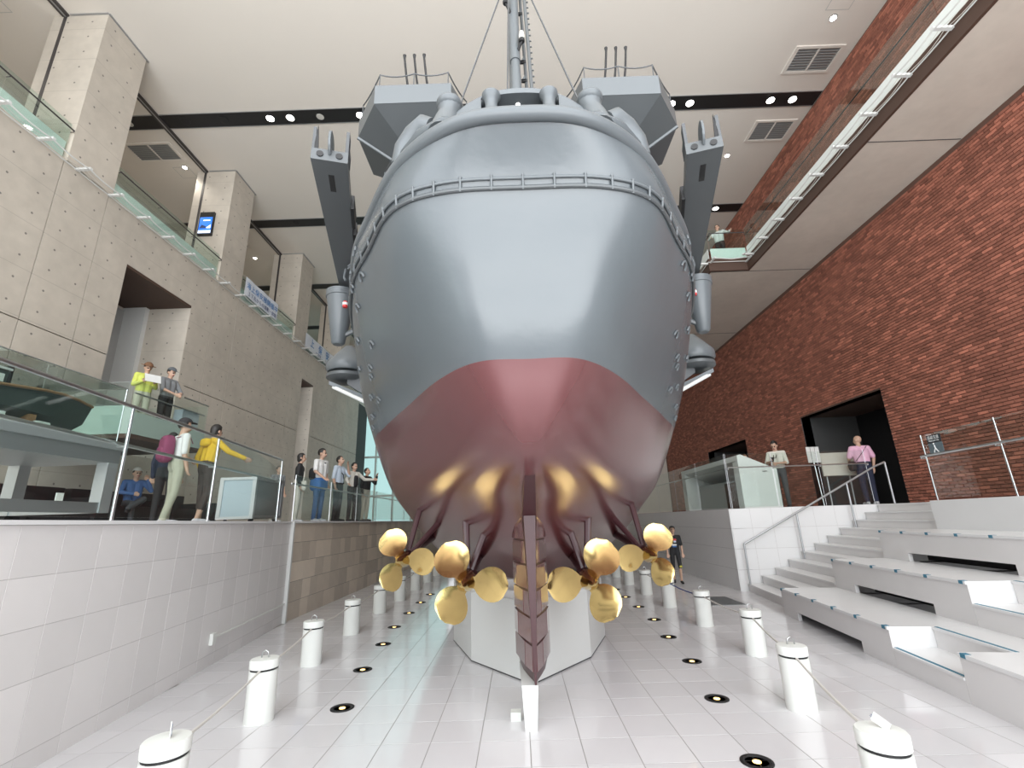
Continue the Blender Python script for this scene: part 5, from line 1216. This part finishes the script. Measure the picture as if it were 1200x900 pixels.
person('person in black with beige trousers at the end of the left group', (-4.5, 14.1, G), R_(70), 1.54, 'black_cloth', 'beige', 'black_cloth', 1.0, 1.0, head_tilt=R_(-20),
  pose=dict(b_el=(.26,-.16,1.20), b_wr=(.18,-.26,1.42)))
person('woman in white trousers with pale bag behind the left group', (-5.0, 10.8, G), R_(110), 1.54, 'black_cloth', 'cream', 'shoe_grey', 1.0, 1.0, hairlen=.8, extras=[bag('cream', (-.12,-.14,.88), (.13,.07,.13), [(-.1,-.1,.95),(-.05,-.12,1.2),(.14,0,1.42)])])
person('small child in pale trousers beside the pale display box', (-4.75, 9.35, G), R_(60), 1.08, 'grey_shirt', 'beige', 'shoe_grey', .5, 1.0)
# right side
person('boy in black printed shirt and shorts walking by the right wall', (3.60, 11.6, 0.01), R_(-12), 1.24, 'black_cloth', 'black_cloth', 'black_cloth', .45, .55, hat=('cap', 'cap_black'), head_tilt=R_(-18), build=.92,
  pose=dict(a_kn=(-.10,-.02,.50), a_an=(-.09,.12,.10), a_to=(-.10,-.03,.035), b_kn=(.10,-.10,.50), b_an=(.10,-.10,.085), b_to=(.12,-.27,.035)),
  extras=[bag('red', (.03,-.108,1.30), (.05,.014,.03), name='shirt_print'), bag('pale_blue', (.03,-.110,1.24), (.04,.014,.03), name='shirt_print'), bag('cloth_white', (.0,-.104,1.14), (.08,.014,.025), name='shirt_print'), bag('blue_cloth', (.0,-.104,1.09), (.07,.014,.02), name='shirt_print'), bag('yellow_mark', (.12,-.155,.50), (.045,.012,.03), name='shorts_mark')])
person('man in white shirt looking at his phone beside the white booth', (6.80, 12.4, G), R_(-45), 1.70, 'cream', 'grey_dark', 'black_cloth', .5, 1.0, head_tilt=R_(28),
  pose=dict(a_el=(-.24,-.06,1.14), a_wr=(-.06,-.28,1.16), b_el=(.24,-.06,1.12), b_wr=(.08,-.28,1.10)), extras=[boxitem('phone', 'black', (0,-.36,1.20), (.04,.006,.075), 0, R_(-40)), shade('neck_strap', [(-.06,-.02,1.44),(-.02,-.13,1.25),(.02,-.13,1.25),(.06,-.02,1.44)], .008, 'black_cloth')])
person('man in pink polo shirt with shoulder bag seen from behind', (8.75, 12.05, G), R_(165), 1.72, 'pink', 'navy', 'shoe_grey', .4, 1.0, hair=None, build=1.12, head_yaw=R_(35),
  pose=dict(a_el=(-.27,-.02,1.14), b_el=(.27,-.02,1.14), b_wr=(.22,-.2,1.02)), extras=[bag('black_cloth', (.24,.0,.95), (.07,.12,.12), [(.22,.08,1.0),(.02,.135,1.25),(-.14,.06,1.43)])])
person('visitor whose head shows above the white booth roof', (6.35, 13.2, G), R_(20), 1.46, 'cream', 'khaki', 'black_cloth', .5, 1.0, hair='hat_brown')
person('visitor in white leaning at the step of the upper right walkway', (6.85, 13.45, 9.1), R_(-40), 1.55, 'cloth_white', 'black_cloth', 'black_cloth', 1.0, 1.0, pose=dict(a_el=(-.30,-.14,1.16), a_wr=(-.2,-.3,1.1), b_el=(.34,-.12,1.2), b_wr=(.46,-.28,1.14)))
person('farther visitor in white at the upper right walkway rail', (6.55, 15.4, 9.1), R_(-60), 1.58, 'cloth_white', 'black_cloth', 'black_cloth', .5, 1.0)
